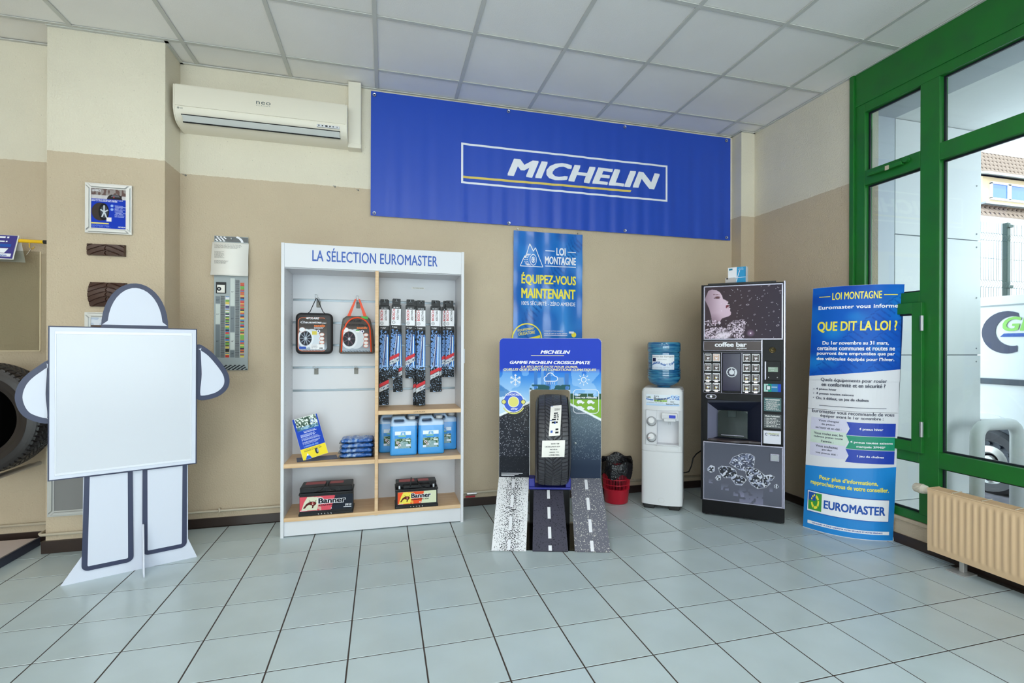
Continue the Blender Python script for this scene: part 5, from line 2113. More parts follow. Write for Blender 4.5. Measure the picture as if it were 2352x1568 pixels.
# arched lintel
rec = finish('recess_lining', rc, M['white'], wc)
for z in (.688, .562):
    c_ = finish('cup_holder', lathe(bmesh.new(), [(.033, .0), (.036, -.012), (.038, -.012), (.039, -.002)], 28, 'y', (.078, -.004, z)), mat('grey_bezel', (150, 150, 154), .35), wc, True)
    kb = bmesh.new()
    lathe(kb, [(.032, .004), (.030, -.004), (.024, -.03), (.022, -.032), (.001, -.0325)], 28, 'y')
    kb.transform(Matrix.Translation((.078, -.006, z + .0)) @ Matrix.Rotation(math.radians(-22), 4, 'X'))
    finish('tap_knob', kb, M['wplastic'], c_, True)
tp = finish('tap_head', box(box(bmesh.new(), .155, .275, -.05, .0, .715, .762, .008), .170, .262, -.046, .0, .695, .72, .008), M['wplastic'], wc)
finish('blue_lever', B(.213, .262, -.053, -.048, .724, .748, .002), mat('blue_plastic', (30, 56, 190), .3), tp)
finish('grey_lever', B(.165, .208, -.053, -.048, .726, .75, .002), M['white'], tp)
finish('nozzle', tube(bmesh.new(), [(.216, -.02, .70), (.216, -.02, .672)], .006, 10), M['steel'], tp)
t = bmesh.new()
quad(t, .060, .072, .556, .565, -.0405)
finish('hot_mark', t, M['pr'], wc)
outline2(t := bmesh.new(), rrect(.115, .283, .462, .502, .008, 3), .0012, -.0195)
finish('drip_tray_seam', t, M['alu'], wc)
ring2(t := bmesh.new(), .155, .075, .020, .018, -.0185, 24, ex=1.2)
finish('cover_mark', t, M['alu'], wc)
finish('foot', B(.02, .10, .0, .05, 0, .035, .004), M['black'], wc)
finish('foot', B(.21, .29, .0, .05, 0, .035, .004), M['black'], wc)
finish('kick_strip', B(.01, Wc - .01, .015, Dc - .02, .012, .036), M['black'], wc)


def cool_y(c):
    f = min(max((c.x - .02) / (Wc - .04), 0), 1)
    return Vector((c.x, c.y - .018 * 4 * f * (1 - f), c.z))


p = Pic(.036, .288, .815, .902, 110, 44, (222, 230, 240))
p.mix(np.clip((.25 - p.v) * 3, 0, 1), (150, 190, 236))
wv = .62 - .12 * np.sin(p.u * 5.2 + .4)
n = p.noise(26, 12, 4)
p.mix(((abs(p.v - wv) < .05 + .12 * (p.u > .7)) & (n > .35)), (60, 110, 190))
p.mix(((p.u > .72) & (p.v > .6) & (n > .62)), (196, 220, 246))
p.poly([(.25, .36), (.63, .36), (.63, .50), (.25, .50)], (170, 216, 96))
p.line((.02, .72), (.12, .74), .08, (30, 30, 34)); p.line((.12, .80), (.14, .66), .05, (90, 170, 60))
s_ = p.build('drink_sticker', M['prn'], wc, -.0012, cool_y)
t = bmesh.new()
text(t, 'Jura', .097, .135, .882, .894, -.0022, bold=.015)
text(t, 'Boissons', .097, .200, .860, .880, -.0022, bold=.02)
text(t, '03 84 86 11 11', .100, .196, .847, .857, -.0022, bold=.03)
text(t, 'LA BOISSON PAR NATURE !', .042, .172, .834, .841, -.0022, bold=.0, sp=1.3)
text(t, 'EAU', .222, .248, .842, .853, -.0022, bold=.02)
text(t, 'Servez-Vous', .188, .282, .824, .837, -.0022, bold=.02)
bend(t, cool_y, [.05 + k * .02 for k in range(12)])
finish('sticker_lettering', t, M['pk'], s_)

bt = thing('water_bottle', 'blue ribbed water bottle upside down on the white cooler', 'water bottle', (0, 0, 0))
bt.location = Vector((1.972, 3.612, 0)) + Matrix.Rotation(A_c, 3, 'Z') @ Vector((.16, .145, .948))
bt.rotation_euler = (0, 0, A_c)
Rb = .131
pr = [(.05, .0), (.055, .012), (.085, .022), (.118, .045), (Rb - .004, .066), (Rb, .08)]
z = .08
for k in range(4):
    pr += [(Rb, z + .010), (Rb - .004, z + .014), (Rb, z + .018)]
    z += .018
pr += [(Rb - .006, .158), (Rb - .006, .165)]
z = .165
for k in range(4):
    pr += [(Rb - .005, z + .024), (Rb - .009, z + .027), (Rb - .005, z + .030)]
    z += .030
pr += [(Rb - .003, .292), (Rb, .30), (Rb, .352), (Rb - .006, .364), (.10, .368), (.001, .368)]
bw_ = mat('bottle_blue', (40, 128, 186), .08, coat=.5, alpha=None)
N_, K_ = bw_.node_tree.nodes, bw_.node_tree.links
pb_ = N_['Principled BSDF']
sock(pb_, 'Transmission Weight', 'Transmission').default_value = .35
tc_ = N_.new('ShaderNodeTexCoord'); nz_ = N_.new('ShaderNodeTexNoise'); nz_.inputs['Scale'].default_value = 14
mp_ = N_.new('ShaderNodeMapping'); mp_.inputs['Scale'].default_value = (.6, .6, 5)
cr2 = N_.new('ShaderNodeValToRGB')
cr2.color_ramp.elements[0].position = .35; cr2.color_ramp.elements[1].position = .65
cr2.color_ramp.elements[0].color = L4((24, 96, 160)); cr2.color_ramp.elements[1].color = L4((84, 168, 206))
K_.new(tc_.outputs['Object'], mp_.inputs[0]); K_.new(mp_.outputs[0], nz_.inputs['Vector']); K_.new(nz_.outputs['Fac'], cr2.inputs[0]); K_.new(cr2.outputs[0], pb_.inputs['Base Color'])
finish('bottle', lathe(bmesh.new(), pr, 56), bw_, bt, True)


def wrapb(c):
    a = c.x / Rb
    r = Rb + .0015 - c.y
    return Vector((r * math.sin(a), -r * math.cos(a), c.z))


p = Pic(-.088, .092, .148, .264, 90, 60, (232, 234, 240))
n = p.noise(26, 18, 7)
hz = .42 + .12 * np.sin(p.u * 6) + .45 * np.clip(p.u - .55, 0, 1)
p.mix((p.v < hz) * .6, (200, 214, 236))
p.mix(((abs(p.v - hz + .06) < .08) & (n > .42)), (80, 110, 170))
p.poly([(.03, .55), (.18, .55), (.18, .78), (.03, .78)], (30, 34, 70))
p.rows(.03, .8, .04, .20, 3, (150, 158, 176), 2, .3)
s_ = p.build('bottle_label', M['prn'], bt, 0, wrapb)
t = bmesh.new()
text(t, 'Source des Garrigues', -.084, .086, .243, .256, 0, bold=.01, sp=1.2)
text(t, 'eau de source', -.036, .028, .225, .232, 0, bold=.01, sp=1.2)
bend(t, lambda c: wrapb(Vector((c.x, -.001, c.z))), [-.08 + k * .01 for k in range(17)])
finish('label_lettering', t, M['pk'], s_)

cb = thing('power_cable', 'thin black cable running from the cooler to the coffee machine', 'cable', (2.32, 3.62, .3))
finish('cable', tube(bmesh.new(), [(-.03, .05, -.05), (.05, .0, -.053), (.088, 0, -.048), (.112, 0, -.003), (.128, 0, .061), (.16, 0, .095), (.205, 0, .12)], .005, 6), M['blackp'], cb, 'all')

# ------------------------------------------------------------------ coffee machine
A_m = math.radians(-39.6)
cm_ = thing('coffee_machine', 'tall black coffee vending machine with picture panels in the corner', 'vending machine', (2.331, 3.326, 0), A_m)
Wm = .558
BK = mat('machine_black', (8, 8, 12), .35, spec=.18)
BK2 = mat('machine_navy', (28, 32, 48), .35, spec=.25)
CH = mat('machine_silver', (150, 148, 164), .25, .7)
cab = bmesh.new()
box(cab, -.004, Wm, .125, .52, .012, 1.745, .003)
box(cab, -.004, .034, .03, .125, .012, 1.745)
box(cab, .405, Wm, .03, .125, .012, 1.745)
box(cab, .034, .405, .03, .125, .012, .572)
box(cab, .034, .405, .03, .125, .878, 1.745)
box(cab, .0, Wm - .004, .012, .03, .012, .118, .002)
finish('cabinet', cab, BK, cm_)
finish('top_tray', B(.03, .50, .06, .50, 1.745, 1.762, .003), M['black'], cm_)
finish('side_trim', B(-.012, .004, .0, .03, .118, 1.745, .002), BK, cm_)
finish('side_trim', B(Wm - .012, Wm + .0, -.002, .03, .118, 1.752, .002), CH, cm_)
finish('door', (lambda b_: (box(b_, .004, Wm - .012, .004, .03, .945, 1.745), box(b_, .404, Wm - .012, .004, .03, .562, .945), box(b_, .004, .404, .004, .03, .875, .945),
        box(b_, .004, .035, .004, .03, .562, .875), box(b_, .004, Wm - .012, .004, .03, .118, .575), b_)[-1])(bmesh.new()), BK, cm_)


def frame4(x0, x1, z0, z1, w, y0, y1, name, m, parent):
    bm = bmesh.new()
    for q in ((x0, x1, z0, z0 + w), (x0, x1, z1 - w, z1), (x0, x0 + w, z0 + w, z1 - w), (x1 - w, x1, z0 + w, z1 - w)):
        box(bm, q[0], q[1], y0, y1, q[2], q[3], .0015)
    return finish(name, bm, m, parent)


# top picture
frame4(.004, .542, 1.330, 1.735, .009, -.004, .004, 'panel_frame', CH, cm_)
p = Pic(.012, .534, 1.339, 1.727, 230, 170, (62, 48, 56))
p.mix(np.clip(p.u * 1.2 - .5, 0, .7), (48, 42, 60))
n = p.noise(40, 30, 2)
n4 = p.noise(90, 66, 3)
skin, dark = (206, 178, 196), (70, 56, 62)
face = [(.05, .98), (.10, 1.0), (.16, .985), (.205, .94), (.235, .87), (.248, .80), (.285, .775), (.315, .745), (.318, .715), (.305, .695), (.325, .675), (.335, .645), (.330, .615), (.345, .585), (.340, .555), (.355, .52), (.352, .475), (.325, .445), (.27, .42), (.235, .40), (.215, .36), (.205, .29), (.10, .28), (.09, .45), (.06, .62), (.0, .8)]
face = [(a, b * .94 + .01) for a, b in face]
ins = p.poly(face, skin)
p.mix(ins * np.clip((.22 - p.u) * 5.5 * (.5 + p.v * .0), 0, .85), (110, 88, 100))
p.mix(ins * np.clip((p.u - .12) * 4, 0, 1) * np.clip((p.v - .5) * 1.2, 0, .5), (238, 222, 234))
p.mix(ins * np.clip((.5 - p.v) * 4, 0, .65) * np.clip((.30 - p.u) * 6, 0, 1), (120, 94, 108))
p.ell(.175, .80, .045, .022, (96, 60, 66), soft=.5)
p.line((.13, .785), (.20, .775), .012, (60, 34, 36))
p.line((.12, .855), (.205, .845), .010, (110, 74, 78))
p.ell(.305, .72, .012, .012, (120, 80, 84), soft=.6)
p.poly([(.285, .635), (.325, .655), (.332, .62), (.31, .605), (.345, .585), (.325, .565), (.285, .59)], (112, 50, 62))
p.line((.30, .655), (.33, .648), .012, (244, 230, 240))
p.line((.305, .59), (.34, .575), .014, (240, 220, 232))
for cx, cz, rx, rz, thr in ((.17, .10, .20, .12, .35), (.42, .20, .12, .15, .42), (.10, .30, .12, .06, .5), (.46, .07, .07, .10, .45), (.50, .30, .05, .07, .4)):
    d = np.hypot((p.u - cx) / rx, (p.v - cz) / rz)
    p.mix(((d < 1) & (n4 > thr)) * .9, (222, 204, 222))
    p.mix(((d < 1) & (n > .6)) * .5, (60, 50, 58))
p.ell(.25, .06, .14, .09, (232, 220, 234), .8, soft=.6)
p.ell(.61, .10, .06, .08, (190, 150, 190), .7, soft=1)
p.ell(.61, .10, .012, .016, (255, 250, 255), soft=.5)
r = random.Random(5)
for a, b, s2, rot in ((.59, .90, .018, .5), (.84, .985, .02, .8), (.60, .74, .016, 1.2), (.57, .64, .026, 0), (.66, .45, .018, .9), (.76, .79, .016, .6), (.88, .67, .018, .2), (.90, .50, .016, 1.3), (.95, .24, .026, .6), (.98, .88, .018, .2), (.78, .90, .012, .2), (.41, .72, .017, 1.1), (.47, .63, .012, 0), (.76, .39, .012, 0)):
    p.ell(a, b, s2, s2 * .7, (190, 182, 196), soft=.4, rot=rot)
    p.ell(a, b, s2 * .6, s2 * .5, (80, 66, 72), soft=.4, rot=rot)
for k in range(75):
    a, b = r.uniform(.22, .98), r.uniform(.02, .98)
    p.ell(a, b, r.uniform(.003, .007), r.uniform(.004, .009), (230, 224, 236), soft=.5)
p.build('coffee_picture', M['prn'], cm_, -.0005)

# coffee bar strip
frame4(.004, .404, 1.246, 1.322, .004, .0, .004, 'name_frame', CH, cm_)
finish('name_panel', B(.008, .400, .001, .004, 1.250, 1.318), mat('machine_brown', (62, 48, 48), .4), cm_)
t = bmesh.new()
text(t, 'coffee bar', .085, .305, 1.277, 1.312, -.0005, bold=.04)
text(t, 'anytime', .236, .305, 1.257, 1.273, -.0005, bold=.02, shear=.2)
finish('lettering', t, M['pw'], cm_)
frame4(.004, .404, .930, 1.236, .003, .0, .004, 'keypad_frame', CH, cm_)
for x in (.130, .271):
    finish('keypad_divider', B(x, x + .003, -.0, .004, .932, 1.234), CH, cm_)
for k, (x0, x1) in enumerate(((.012, .061), (.071, .121), (.280, .329), (.340, .390))):
    for j in range(4):
        z1 = 1.225 - j * .0735
        z0 = z1 - .058
        bt_ = finish('selection_button', B(x0, x1, -.003, .004, z0, z1, .002), M['pw'], cm_)
        tanned = (k == 1 and j == 0)
        pic = finish('button_face', B(x0 + .004, x1 - .004, -.0038, -.003, z0 + .005, z1 - .005), mat('button_brown', (200, 168, 150) if tanned else (66, 50, 48), .4), bt_)
        t = bmesh.new()
        xc, zc = (x0 + x1) / 2, (z0 + z1) / 2
        quad(t, xc - .014, xc + .014, z1 - .014, z1 - .010, -.0042)
        poly(t, [(xc - .008, zc + .004), (xc - .005, zc - .012), (xc + .005, zc - .012), (xc + .008, zc + .004)], -.0042)
        ring2(t, xc + .009, zc - .002, .005, .003, -.0042, 12)
        quad(t, xc - .012, xc + .012, z0 + .008, z0 + .0105, -.0042)
        finish('cup_icon', t, M['pw'], bt_)
        t = bmesh.new()
        if j >= 2:
            ring2(t, xc - .004, zc - .008, .005, 0, -.0046, 10)
            finish('icon_mark', t, M['pg'], bt_)
        else:
            poly(t, [(xc - .003, zc + .002), (xc, zc - .006), (xc + .003, zc + .002)], -.0046)
            finish('icon_mark', t, M['pr'], bt_)
lit = mat('led_white', (255, 255, 255), .4, emit=((255, 250, 240), 9))
for k, x in enumerate((.036, .096, .305, .365)):
    for j in ((3, 2) if k else (3, 2)):
        z = 1.225 - j * .0735 - .0615
        finish('button_lamp', B(x - .010, x + .010, -.005, .003, z - .002, z + .004, .001), lit, cm_)
finish('screen', B(.140, .264, -.001, .004, .948, 1.228, .002), mat('screen_glass', (34, 32, 60), .12, spec=.3), cm_)
t = bmesh.new()
ring2(t, .203, 1.088, .037, .031, -.002, 36)
ring2(t, .203, 1.088, .031, .022, -.002, 16, -.7, .7)
ring2(t, .203, 1.088, .018, 0, -.002, 24)
ring2(t, .178, 1.088, .012, .008, -.002, 16, PI * .5, PI * 1.5)
quad(t, .2005, .2055, 1.100, 1.118, -.002)
finish('cup_badge', t, mat('badge_silver', (206, 210, 218), .4), cm_)
# right column
finish('column_trim', B(.403, .409, -.001, .004, .562, 1.328), CH, cm_)
finish('coin_slot', lathe(bmesh.new(), [(.001, -.006), (.010, -.009), (.016, -.006), (.021, -.008), (.022, .002)], 24, 'y', (.475, 0, 1.255)), mat('brass', (84, 74, 48), .25, .8), cm_, True)
rdr = finish('card_reader', B(.424, .528, -.012, .004, 1.036, 1.176, .004), BK, cm_)
finish('reader_side', B(.424, .433, -.0135, -.011, 1.04, 1.172, .001), CH, rdr)
finish('reader_screen', B(.446, .510, -.0135, -.0115, 1.098, 1.132, .001), mat('lcd_green', (128, 150, 132), .3), rdr)
t = bmesh.new()
text(t, 'CHOISIR UNE BOISSON', .452, .488, 1.122, 1.127, -.0140, bold=0)
text(t, 'SOLDE 0.00', .465, .484, 1.106, 1.111, -.0140, bold=0)
finish('screen_lettering', t, M['pw'], rdr)
for x in (.45, .506):
    finish('reader_screw', lathe(bmesh.new(), [(.001, -.0138), (.003, -.0135), (.003, -.012)], 10, 'y', (x, 0, 1.058)), M['steel'], rdr)
p = Pic(.420, .530, .953, 1.010, 60, 34, (40, 120, 170))
p.mix((p.u < .25) * 1.0, (170, 206, 200))
p.mix(((p.u > .27) & (p.u < .45)) * 1.0, (30, 156, 130))
p.mix((p.u > .82) * 1.0, (30, 74, 190))
p.poly([(.13, .22), (.40, .22), (.40, .8), (.13, .8)], (40, 44, 60))
p.poly([(.17, .3), (.36, .3), (.36, .72), (.17, .72)], (220, 226, 230))
p.poly([(.45, .5), (.78, .5), (.78, .68), (.45, .68)], (150, 176, 206))
p.build('payment_sticker', M['prn'], cm_, -.0005)
for z0, z1, c, n_, s2 in ((.812, .910, (40, 84, 88), 9, 'Infos consommateurs'), (.690, .790, (60, 66, 70), 7, 'Mode d’utilisation')):
    pl = finish('notice', B(.420, .533, -.0015, .004, z0, z1, .001), mat('notice_ground', c, .4), cm_)
    t = bmesh.new()
    text(t, s2, .430, .522, z1 - .018, z1 - .007, -.0022, bold=.03)
    scribble(t, .436, .526, z0 + .008, z1 - .025, n_, -.0022, .35)
    for k in range(4):
        ring2(t, .428, z1 - .035 - k * .015, .0025, 0, -.0022, 8)
    finish('notice_lettering', t, M['alu'], pl)
pl = finish('owner_card', B(.418, .531, -.0015, .004, .578, .672, .001), mat('pale_card', (214, 214, 226), .4), cm_)
t = bmesh.new()
ring2(t, .438, .645, .010, .0055, -.0022, 16, 1.0, 5.3)
text(t, 'PNEUS', .462, .520, .636, .644, -.0022, bold=.03, shear=.1)
finish('card_lettering', t, M['navy'], pl)
t = bmesh.new()
text(t, 'GIRARDOT', .444, .522, .646, .655, -.0022, bold=.03, shear=.1)
finish('card_lettering', t, mat('olive_print', (150, 160, 40), .5), pl)

# cup niche
ni = bmesh.new()
x0, x1, z0, z1 = .035, .404, .575, .875
cx0, cx1, cz0, cz1, dy = .105, .312, .592, .790, .085


def face4(bm, a, b, c, d):
    bm.faces.new([bm.verts.new(q) for q in (a, b, c, d)])


bl_, bm_r = bmesh.new(), bmesh.new()
face4(bl_, (x0, 0, z0), (cx0, dy, cz0), (cx0, dy, cz1), (x0, 0, z1 - .02))
finish('niche_side', bl_, mat('niche_lit', (112, 112, 134), .35), cm_)  # side of the navy niche coloured lighter where light falls on it
face4(ni, (x1, .004, z0), (x1, .004, z1), (cx1, dy, cz1), (cx1, dy, cz0))
face4(ni, (x0, .004, z1 - .02), (cx0, dy, cz1), (cx1, dy, cz1), (x1, .004, z1))
face4(ni, (x0, .004, z1 - .02), (x1, .004, z1), (x1, .004, z1 + .003), (x0, .004, z1 + .003))
face4(ni, (x0, .004, z0), (x1, .004, z0), (cx1, dy, cz0), (cx0, dy, cz0))
finish('niche_surround', ni, BK2, cm_)
dr_o = [(cx0, cz0), (cx1, cz0), (cx1, .775), (cx1 - .012, .79), (cx1 - .04, .797), ((cx0 + cx1) / 2, .803), (cx0 + .03, .797), (cx0 + .01, .788), (cx0, .772)]
dr = finish('cup_door', prism(bmesh.new(), [(a, b) for a, b in dr_o], .055, .06), glass_mat('door_glass', (190, 200, 200)), cm_)
finish('niche_back', B(cx0, cx1, .082, .12, cz0, .80), mat('niche_back', (74, 82, 82), .5), cm_)
finish('spout', B(.172, .235, .062, .08, .745, .795, .004), mat('spout_grey', (104, 110, 112), .4), cm_)
finish('cup_rest', B(.128, .288, .054, .058, .607, .612, .001), CH, cm_)
lip = bmesh.new()
lp = [(.04, .004)] + [(x, -.002 - .032 * math.sin(PI * (x - .10) / .22) if .10 <= x <= .32 else .0) for x in [.06 + .02 * k for k in range(17)]] + [(.40, .004), (.40, .06), (.04, .06)]
prism_z(lip, lp, .572, .584)
finish('niche_lip', lip, mat('lip_brown', (58, 46, 50), .3), cm_)
bdg = finish('oval_badge', prism(bmesh.new(), rrect(.022, .098, .887, .918, .015, 6), -.004, .004), CH, cm_)
finish('badge_centre', prism(bmesh.new(), rrect(.028, .092, .891, .914, .011, 6), -.006, -.003), M['black'], bdg)
ring2(t := bmesh.new(), .060, .9025, .0085, 0, -.0068, 16)
finish('badge_dot', t, M['pw'], bdg)

# lower picture
frame4(.004, .546, .120, .562, .009, -.004, .004, 'panel_frame', CH, cm_)
p = Pic(.012, .538, .129, .553, 230, 185, (92, 94, 108))
p.mix(np.clip(p.v - .35, 0, 1) * .6, (70, 74, 88))
p.mix(np.clip(.35 - p.v, 0, 1) * .8, (76, 80, 92))
n = p.noise(60, 50, 11)
n5 = p.noise(30, 26, 12)


def gem(pts_, thr=.5, body_=(48, 50, 58)):
    ins = p.poly(pts_, body_)
    p.mix((ins & (n > thr)) * .9, (220, 222, 236))
    p.mix((ins & (n5 > .62)) * .5, (150, 156, 190))
    for i in range(len(pts_)):
        p.line(pts_[i], pts_[(i + 1) % len(pts_)], .007, (226, 228, 240), .7)


for cx, w_, h_, z_ in ((.62, .30, .28, .28), (.28, .10, .12, .30), (.10, .07, .08, .36), (.46, .14, .12, .22), (.86, .06, .08, .32)):
    p.mix((abs(p.u - cx) < w_ / 2) * np.clip((z_ - p.v) / h_, 0, 1) * (p.v > z_ - h_) * (n5 > .35) * .45, (168, 164, 200))
gem([(.34, .66), (.38, .77), (.50, .85), (.60, .86), (.665, .81), (.65, .64), (.56, .55), (.46, .57)], .66, (74, 78, 96))
gem([(.19, .56), (.23, .60), (.34, .60), (.42, .55), (.44, .46), (.34, .41), (.27, .40), (.22, .46)], .62)
gem([(.54, .60), (.60, .63), (.70, .60), (.80, .50), (.86, .38), (.80, .30), (.70, .27), (.62, .33), (.56, .46)], .60)
gem([(.36, .40), (.40, .46), (.50, .46), (.56, .40), (.50, .30), (.42, .30)], .55)
gem([(.05, .54), (.09, .60), (.14, .58), (.14, .50), (.09, .47), (.05, .50)], .5)
gem([(.15, .38), (.18, .43), (.22, .43), (.22, .36), (.18, .34)], .5)
gem([(.80, .51), (.86, .53), (.91, .50), (.88, .44), (.84, .43)], .5)
gem([(.91, .36), (.94, .38), (.96, .34), (.94, .31), (.91, .32)], .5)
p.build('gem_picture', M['prn'], cm_, -.0005)
lk = finish('lock_plate', B(.461, .522, -.008, .0, .452, .508, .004), CH, cm_)
finish('lock_cover', B(.469, .515, -.0095, -.007, .460, .500, .002), mat('lock_grey', (166, 170, 176), .4), lk)
for x in (.02, .50):
    finish('foot', B(x, x + .035, .03, .06, 0, .013), M['black'], cm_)
    finish('foot', B(x, x + .035, .45, .48, 0, .013), M['black'], cm_)

cbx = thing('sugar_box', 'blue and white stirrer dispenser box on top of the coffee machine', 'box', (0, 0, 0))
cbx.location = Vector((2.331, 3.326, 0)) + Matrix.Rotation(A_m, 3, 'Z') @ Vector((.165, .20, 1.762))
cbx.rotation_euler = (0, 0, A_m + math.radians(-14))
finish('box_body', (lambda b_: (prism_x(b_, [(0, .0), (0, .052), (.012, .056), (.012, .135), (.06, .135), (.06, 0)], 0, .135), b_)[-1])(bmesh.new()), M['pw'], cbx)
finish('blue_half', prism_x(bmesh.new(), [(-.001, .0), (-.001, .050), (.0105, .054), (.0105, .1345), (.02, .1345), (.02, 0)], .066, .1345), mat('cyan_card', (30, 150, 204), .4), cbx)
finish('white_side', B(.1348, .136, .0, .06, 0, .135), M['pw'], cbx)
finish('front_cup', B(-.012, .062, -.022, 0, .0, .052, .004), mat('cup_grey', (196, 190, 190), .5), cbx)
finish('black_mark', B(-.002, .010, -.0235, -.021, .040, .050), M['black'], cbx)
t = bmesh.new()
poly(t, [(.008, .112), (.034, .114), (.034, .126), (.008, .126)], .0095)
finish('teal_mark', t, mat('teal_print', (10, 120, 150), .5), cbx)
t = bmesh.new()
text(t, 'So easy', .082, .112, .121, .127, .0085)
text(t, 'and so clean!', .078, .118, .112, .118, .0085)
line2(t, (.070, .05), (.088, .108), .005, .0085)
line2(t, (.062, .012), (.074, .046), .005, -.003)
finish('box_lettering', t, M['pw'], cbx)

# ------------------------------------------------------------------ curved law totem
Lp, Rp = Vector((2.871, 2.921, 0)), Vector((3.232, 2.548, 0))
Wt = (Rp - Lp).length
A_t = math.atan2(Rp.y - Lp.y, Rp.x - Lp.x)
to = thing('curved_totem', 'curved blue and white cardboard totem leaning beside the green window', 'totem', tuple(Lp), A_t)
SG, TL_, HT = .085, .034, 1.69


def tmap(c, off=.0015):
    """c.x = fraction across the face, c.z = height"""
    s_ = c.x
    return Vector((s_ * Wt + TL_ * c.z, -4 * SG * s_ * (1 - s_) + c.y - off, c.z))


tot = bmesh.new()
n_ = 24
secs = [(0.0, .845, 0), (.847, HT, .003)]
for z0, z1, dd in secs:
    fr_, bk_ = [], []
    for k in range(n_ + 1):
        s_ = k / n_
        fr_.append([tot.verts.new(tmap(Vector((s_, dd, z)), 0)) for z in (z0, z1)])
        q = [tmap(Vector((s_, 0, z)), 0) for z in (z0, z1)]
        bk_.append([tot.verts.new((v_.x, 4 * .07 * s_ * (1 - s_) + .004, v_.z)) for v_ in q])
    for k in range(n_):
        tot.faces.new((fr_[k][0], fr_[k + 1][0], fr_[k + 1][1], fr_[k][1]))
        tot.faces.new((bk_[k][0], bk_[k][1], bk_[k + 1][1], bk_[k + 1][0]))
        tot.faces.new((fr_[k][1], fr_[k + 1][1], bk_[k + 1][1], bk_[k][1]))
    for k in (0, n_):
        tot.faces.new((fr_[k][0], fr_[k][1], bk_[k][1], bk_[k][0]))
finish('card_shell', tot, mat('totem_white', (218, 218, 225), .4), to)
xs_ = [k / 24 for k in range(1, 24)]


def put(name, bm, m, off=.0012):
    return finish(name, bend(bm, lambda c: tmap(c, off), xs_), m, to)


p = Pic(0.001, .999, 1.066, 1.6885, 110, 130, (16, 92, 190))
n = p.noise(5, 7, 21)
p.mix((n - .45) * 1.5, (14, 60, 158))
n = p.noise(4, 6, 22)
p.mix((n - .55) * 1.5, (40, 150, 216))
for c_ in range(3):
    for k in range(20):
        a = k / 19
        x, z = .05 + .9 * a, .02 + .85 * a ** .75 - .28 * c_
        p.line((x, z), (x + .10, z - .07), .016, (14, 64, 150), .55)
        p.line((x - .02, z + .02), (x + .03, z + .04), .012, (14, 64, 150), .5)
below = None
pan = p.build('blue_top_print', M['prn'], to, 0, lambda c: tmap(c, .0006), skip=below)
put('white_field_print', poly(bmesh.new(), [(.0, 1.050), (1.0, 1.050), (1.0, 1.133), (.0, 1.074)]), mat('totem_field', (218, 218, 225), .4), .0011)
t = bmesh.new()
poly(t, [(.0005, .004), (.9995, .004), (.9995, .490), (.5, .468), (.0005, .443)])
put('blue_base_print', t, mat('totem_blue', (30, 132, 208), .3), .0008)
t = bmesh.new()
text(t, 'LOI MONTAGNE', .226, .762, 1.598, 1.648, bold=.025)
text(t, 'QUE DIT LA LOI ?', .072, .940, 1.376, 1.452, bold=.03)
quad(t, .078, .203, 1.621, 1.626)
quad(t, .784, .931, 1.619, 1.624)
text(t, 'Pour plus d’informations,', .167, .811, .356, .392, bold=.03)
text(t, 'rapprochez-vous de votre conseiller.', .070, .930, .312, .350, bold=.03)
put('yellow_lettering', t, mat('totem_yellow', (238, 222, 70), .4))
t = bmesh.new()
text(t, 'Euromaster vous informe', .074, .940, 1.536, 1.562, bold=.03, sp=1.05)
for s2, a, b, z in (('Du 1er novembre au 31 mars,', .137, .857, 1.290), ('certaines communes et routes ne', .079, .927, 1.255), ('pourront être empruntées que par', .078, .928, 1.217), ('des véhicules équipés pour l’hiver.', .077, .925, 1.180)):
    text(t, s2, a, b, z, z + .028, bold=.03)
text(t, '4 pneus hiver', .58, .84, .722, .742, bold=.03)
text(t, '4 pneus toutes saisons', .49, .95, .634, .652, bold=.03)
text(t, 'marqués 3PMSF', .56, .87, .606, .624, bold=.03)
text(t, '1 jeu de chaînes', .57, .86, .542, .560, bold=.03)
for sgn in (0,):
    quad(t, .040, .940, .127, .272)
quad(t, .052, .953, .040, .062)
t2 = t
put('white_lettering', t2, M['pw'], .0026)
t = bmesh.new()
for s2, a, b, z0_, z1_ in (('Quels équipements pour rouler', .135, .858, 1.036, 1.066), ('en conformité et en sécurité ?', .147, .843, 1.008, 1.034),
                       ('4 pneus hiver', .086, .319, .976, .995), ('4 pneus toutes saisons', .088, .508, .945, .964), ('Ou, à défaut, un jeu de chaînes', .090, .671, .910, .934),
                       ('Euromaster vous recommande de vous', .052, .954, .822, .846), ('équiper avant le 1er novembre :', .148, .837, .789, .815),
                       ('Vous changez', .13, .36, .760, .777), ('de pneus', .165, .315, .737, .753), ('en hiver et en été :', .10, .39, .713, .729),
                       ('Vous roulez avec les', .085, .41, .672, .689), ('mêmes pneus toute', .085, .41, .647, .664), ('l’année :', .17, .31, .621, .637),
                       ('Vous souhaitez', .11, .36, .585, .602), ('garder', .18, .30, .562, .577), ('vos pneus été :', .11, .36, .537, .553)):
    text(t, s2, a, b, z0_, z1_, bold=.025)
for z in (.984, .955, .925):
    ring2(t, .060, z, .004, 0, n=8)
quad(t, .130, .864, .872, .875)
put('dark_lettering', t, mat('totem_ink', (44, 50, 74), .5))
lvb, pgb, blb, gnb = bmesh.new(), bmesh.new(), bmesh.new(), bmesh.new()
for bm, z0_, z1_ in ((lvb, .703, .788), (pgb, .613, .701), (lvb, .522, .611)):
    poly(bm, [(.045, z0_), (.44, z0_), (.474, (z0_ + z1_) / 2), (.44, z1_), (.045, z1_)])
for bm, z0_, z1_ in ((blb, .688, .775), (gnb, .597, .685), (blb, .507, .594)):
    poly(bm, [(.444, z0_), (.974, z0_), (.974, z1_), (.444, z1_), (.480, (z0_ + z1_) / 2)])
put('lavender_box', lvb, M['plav'], .0008)
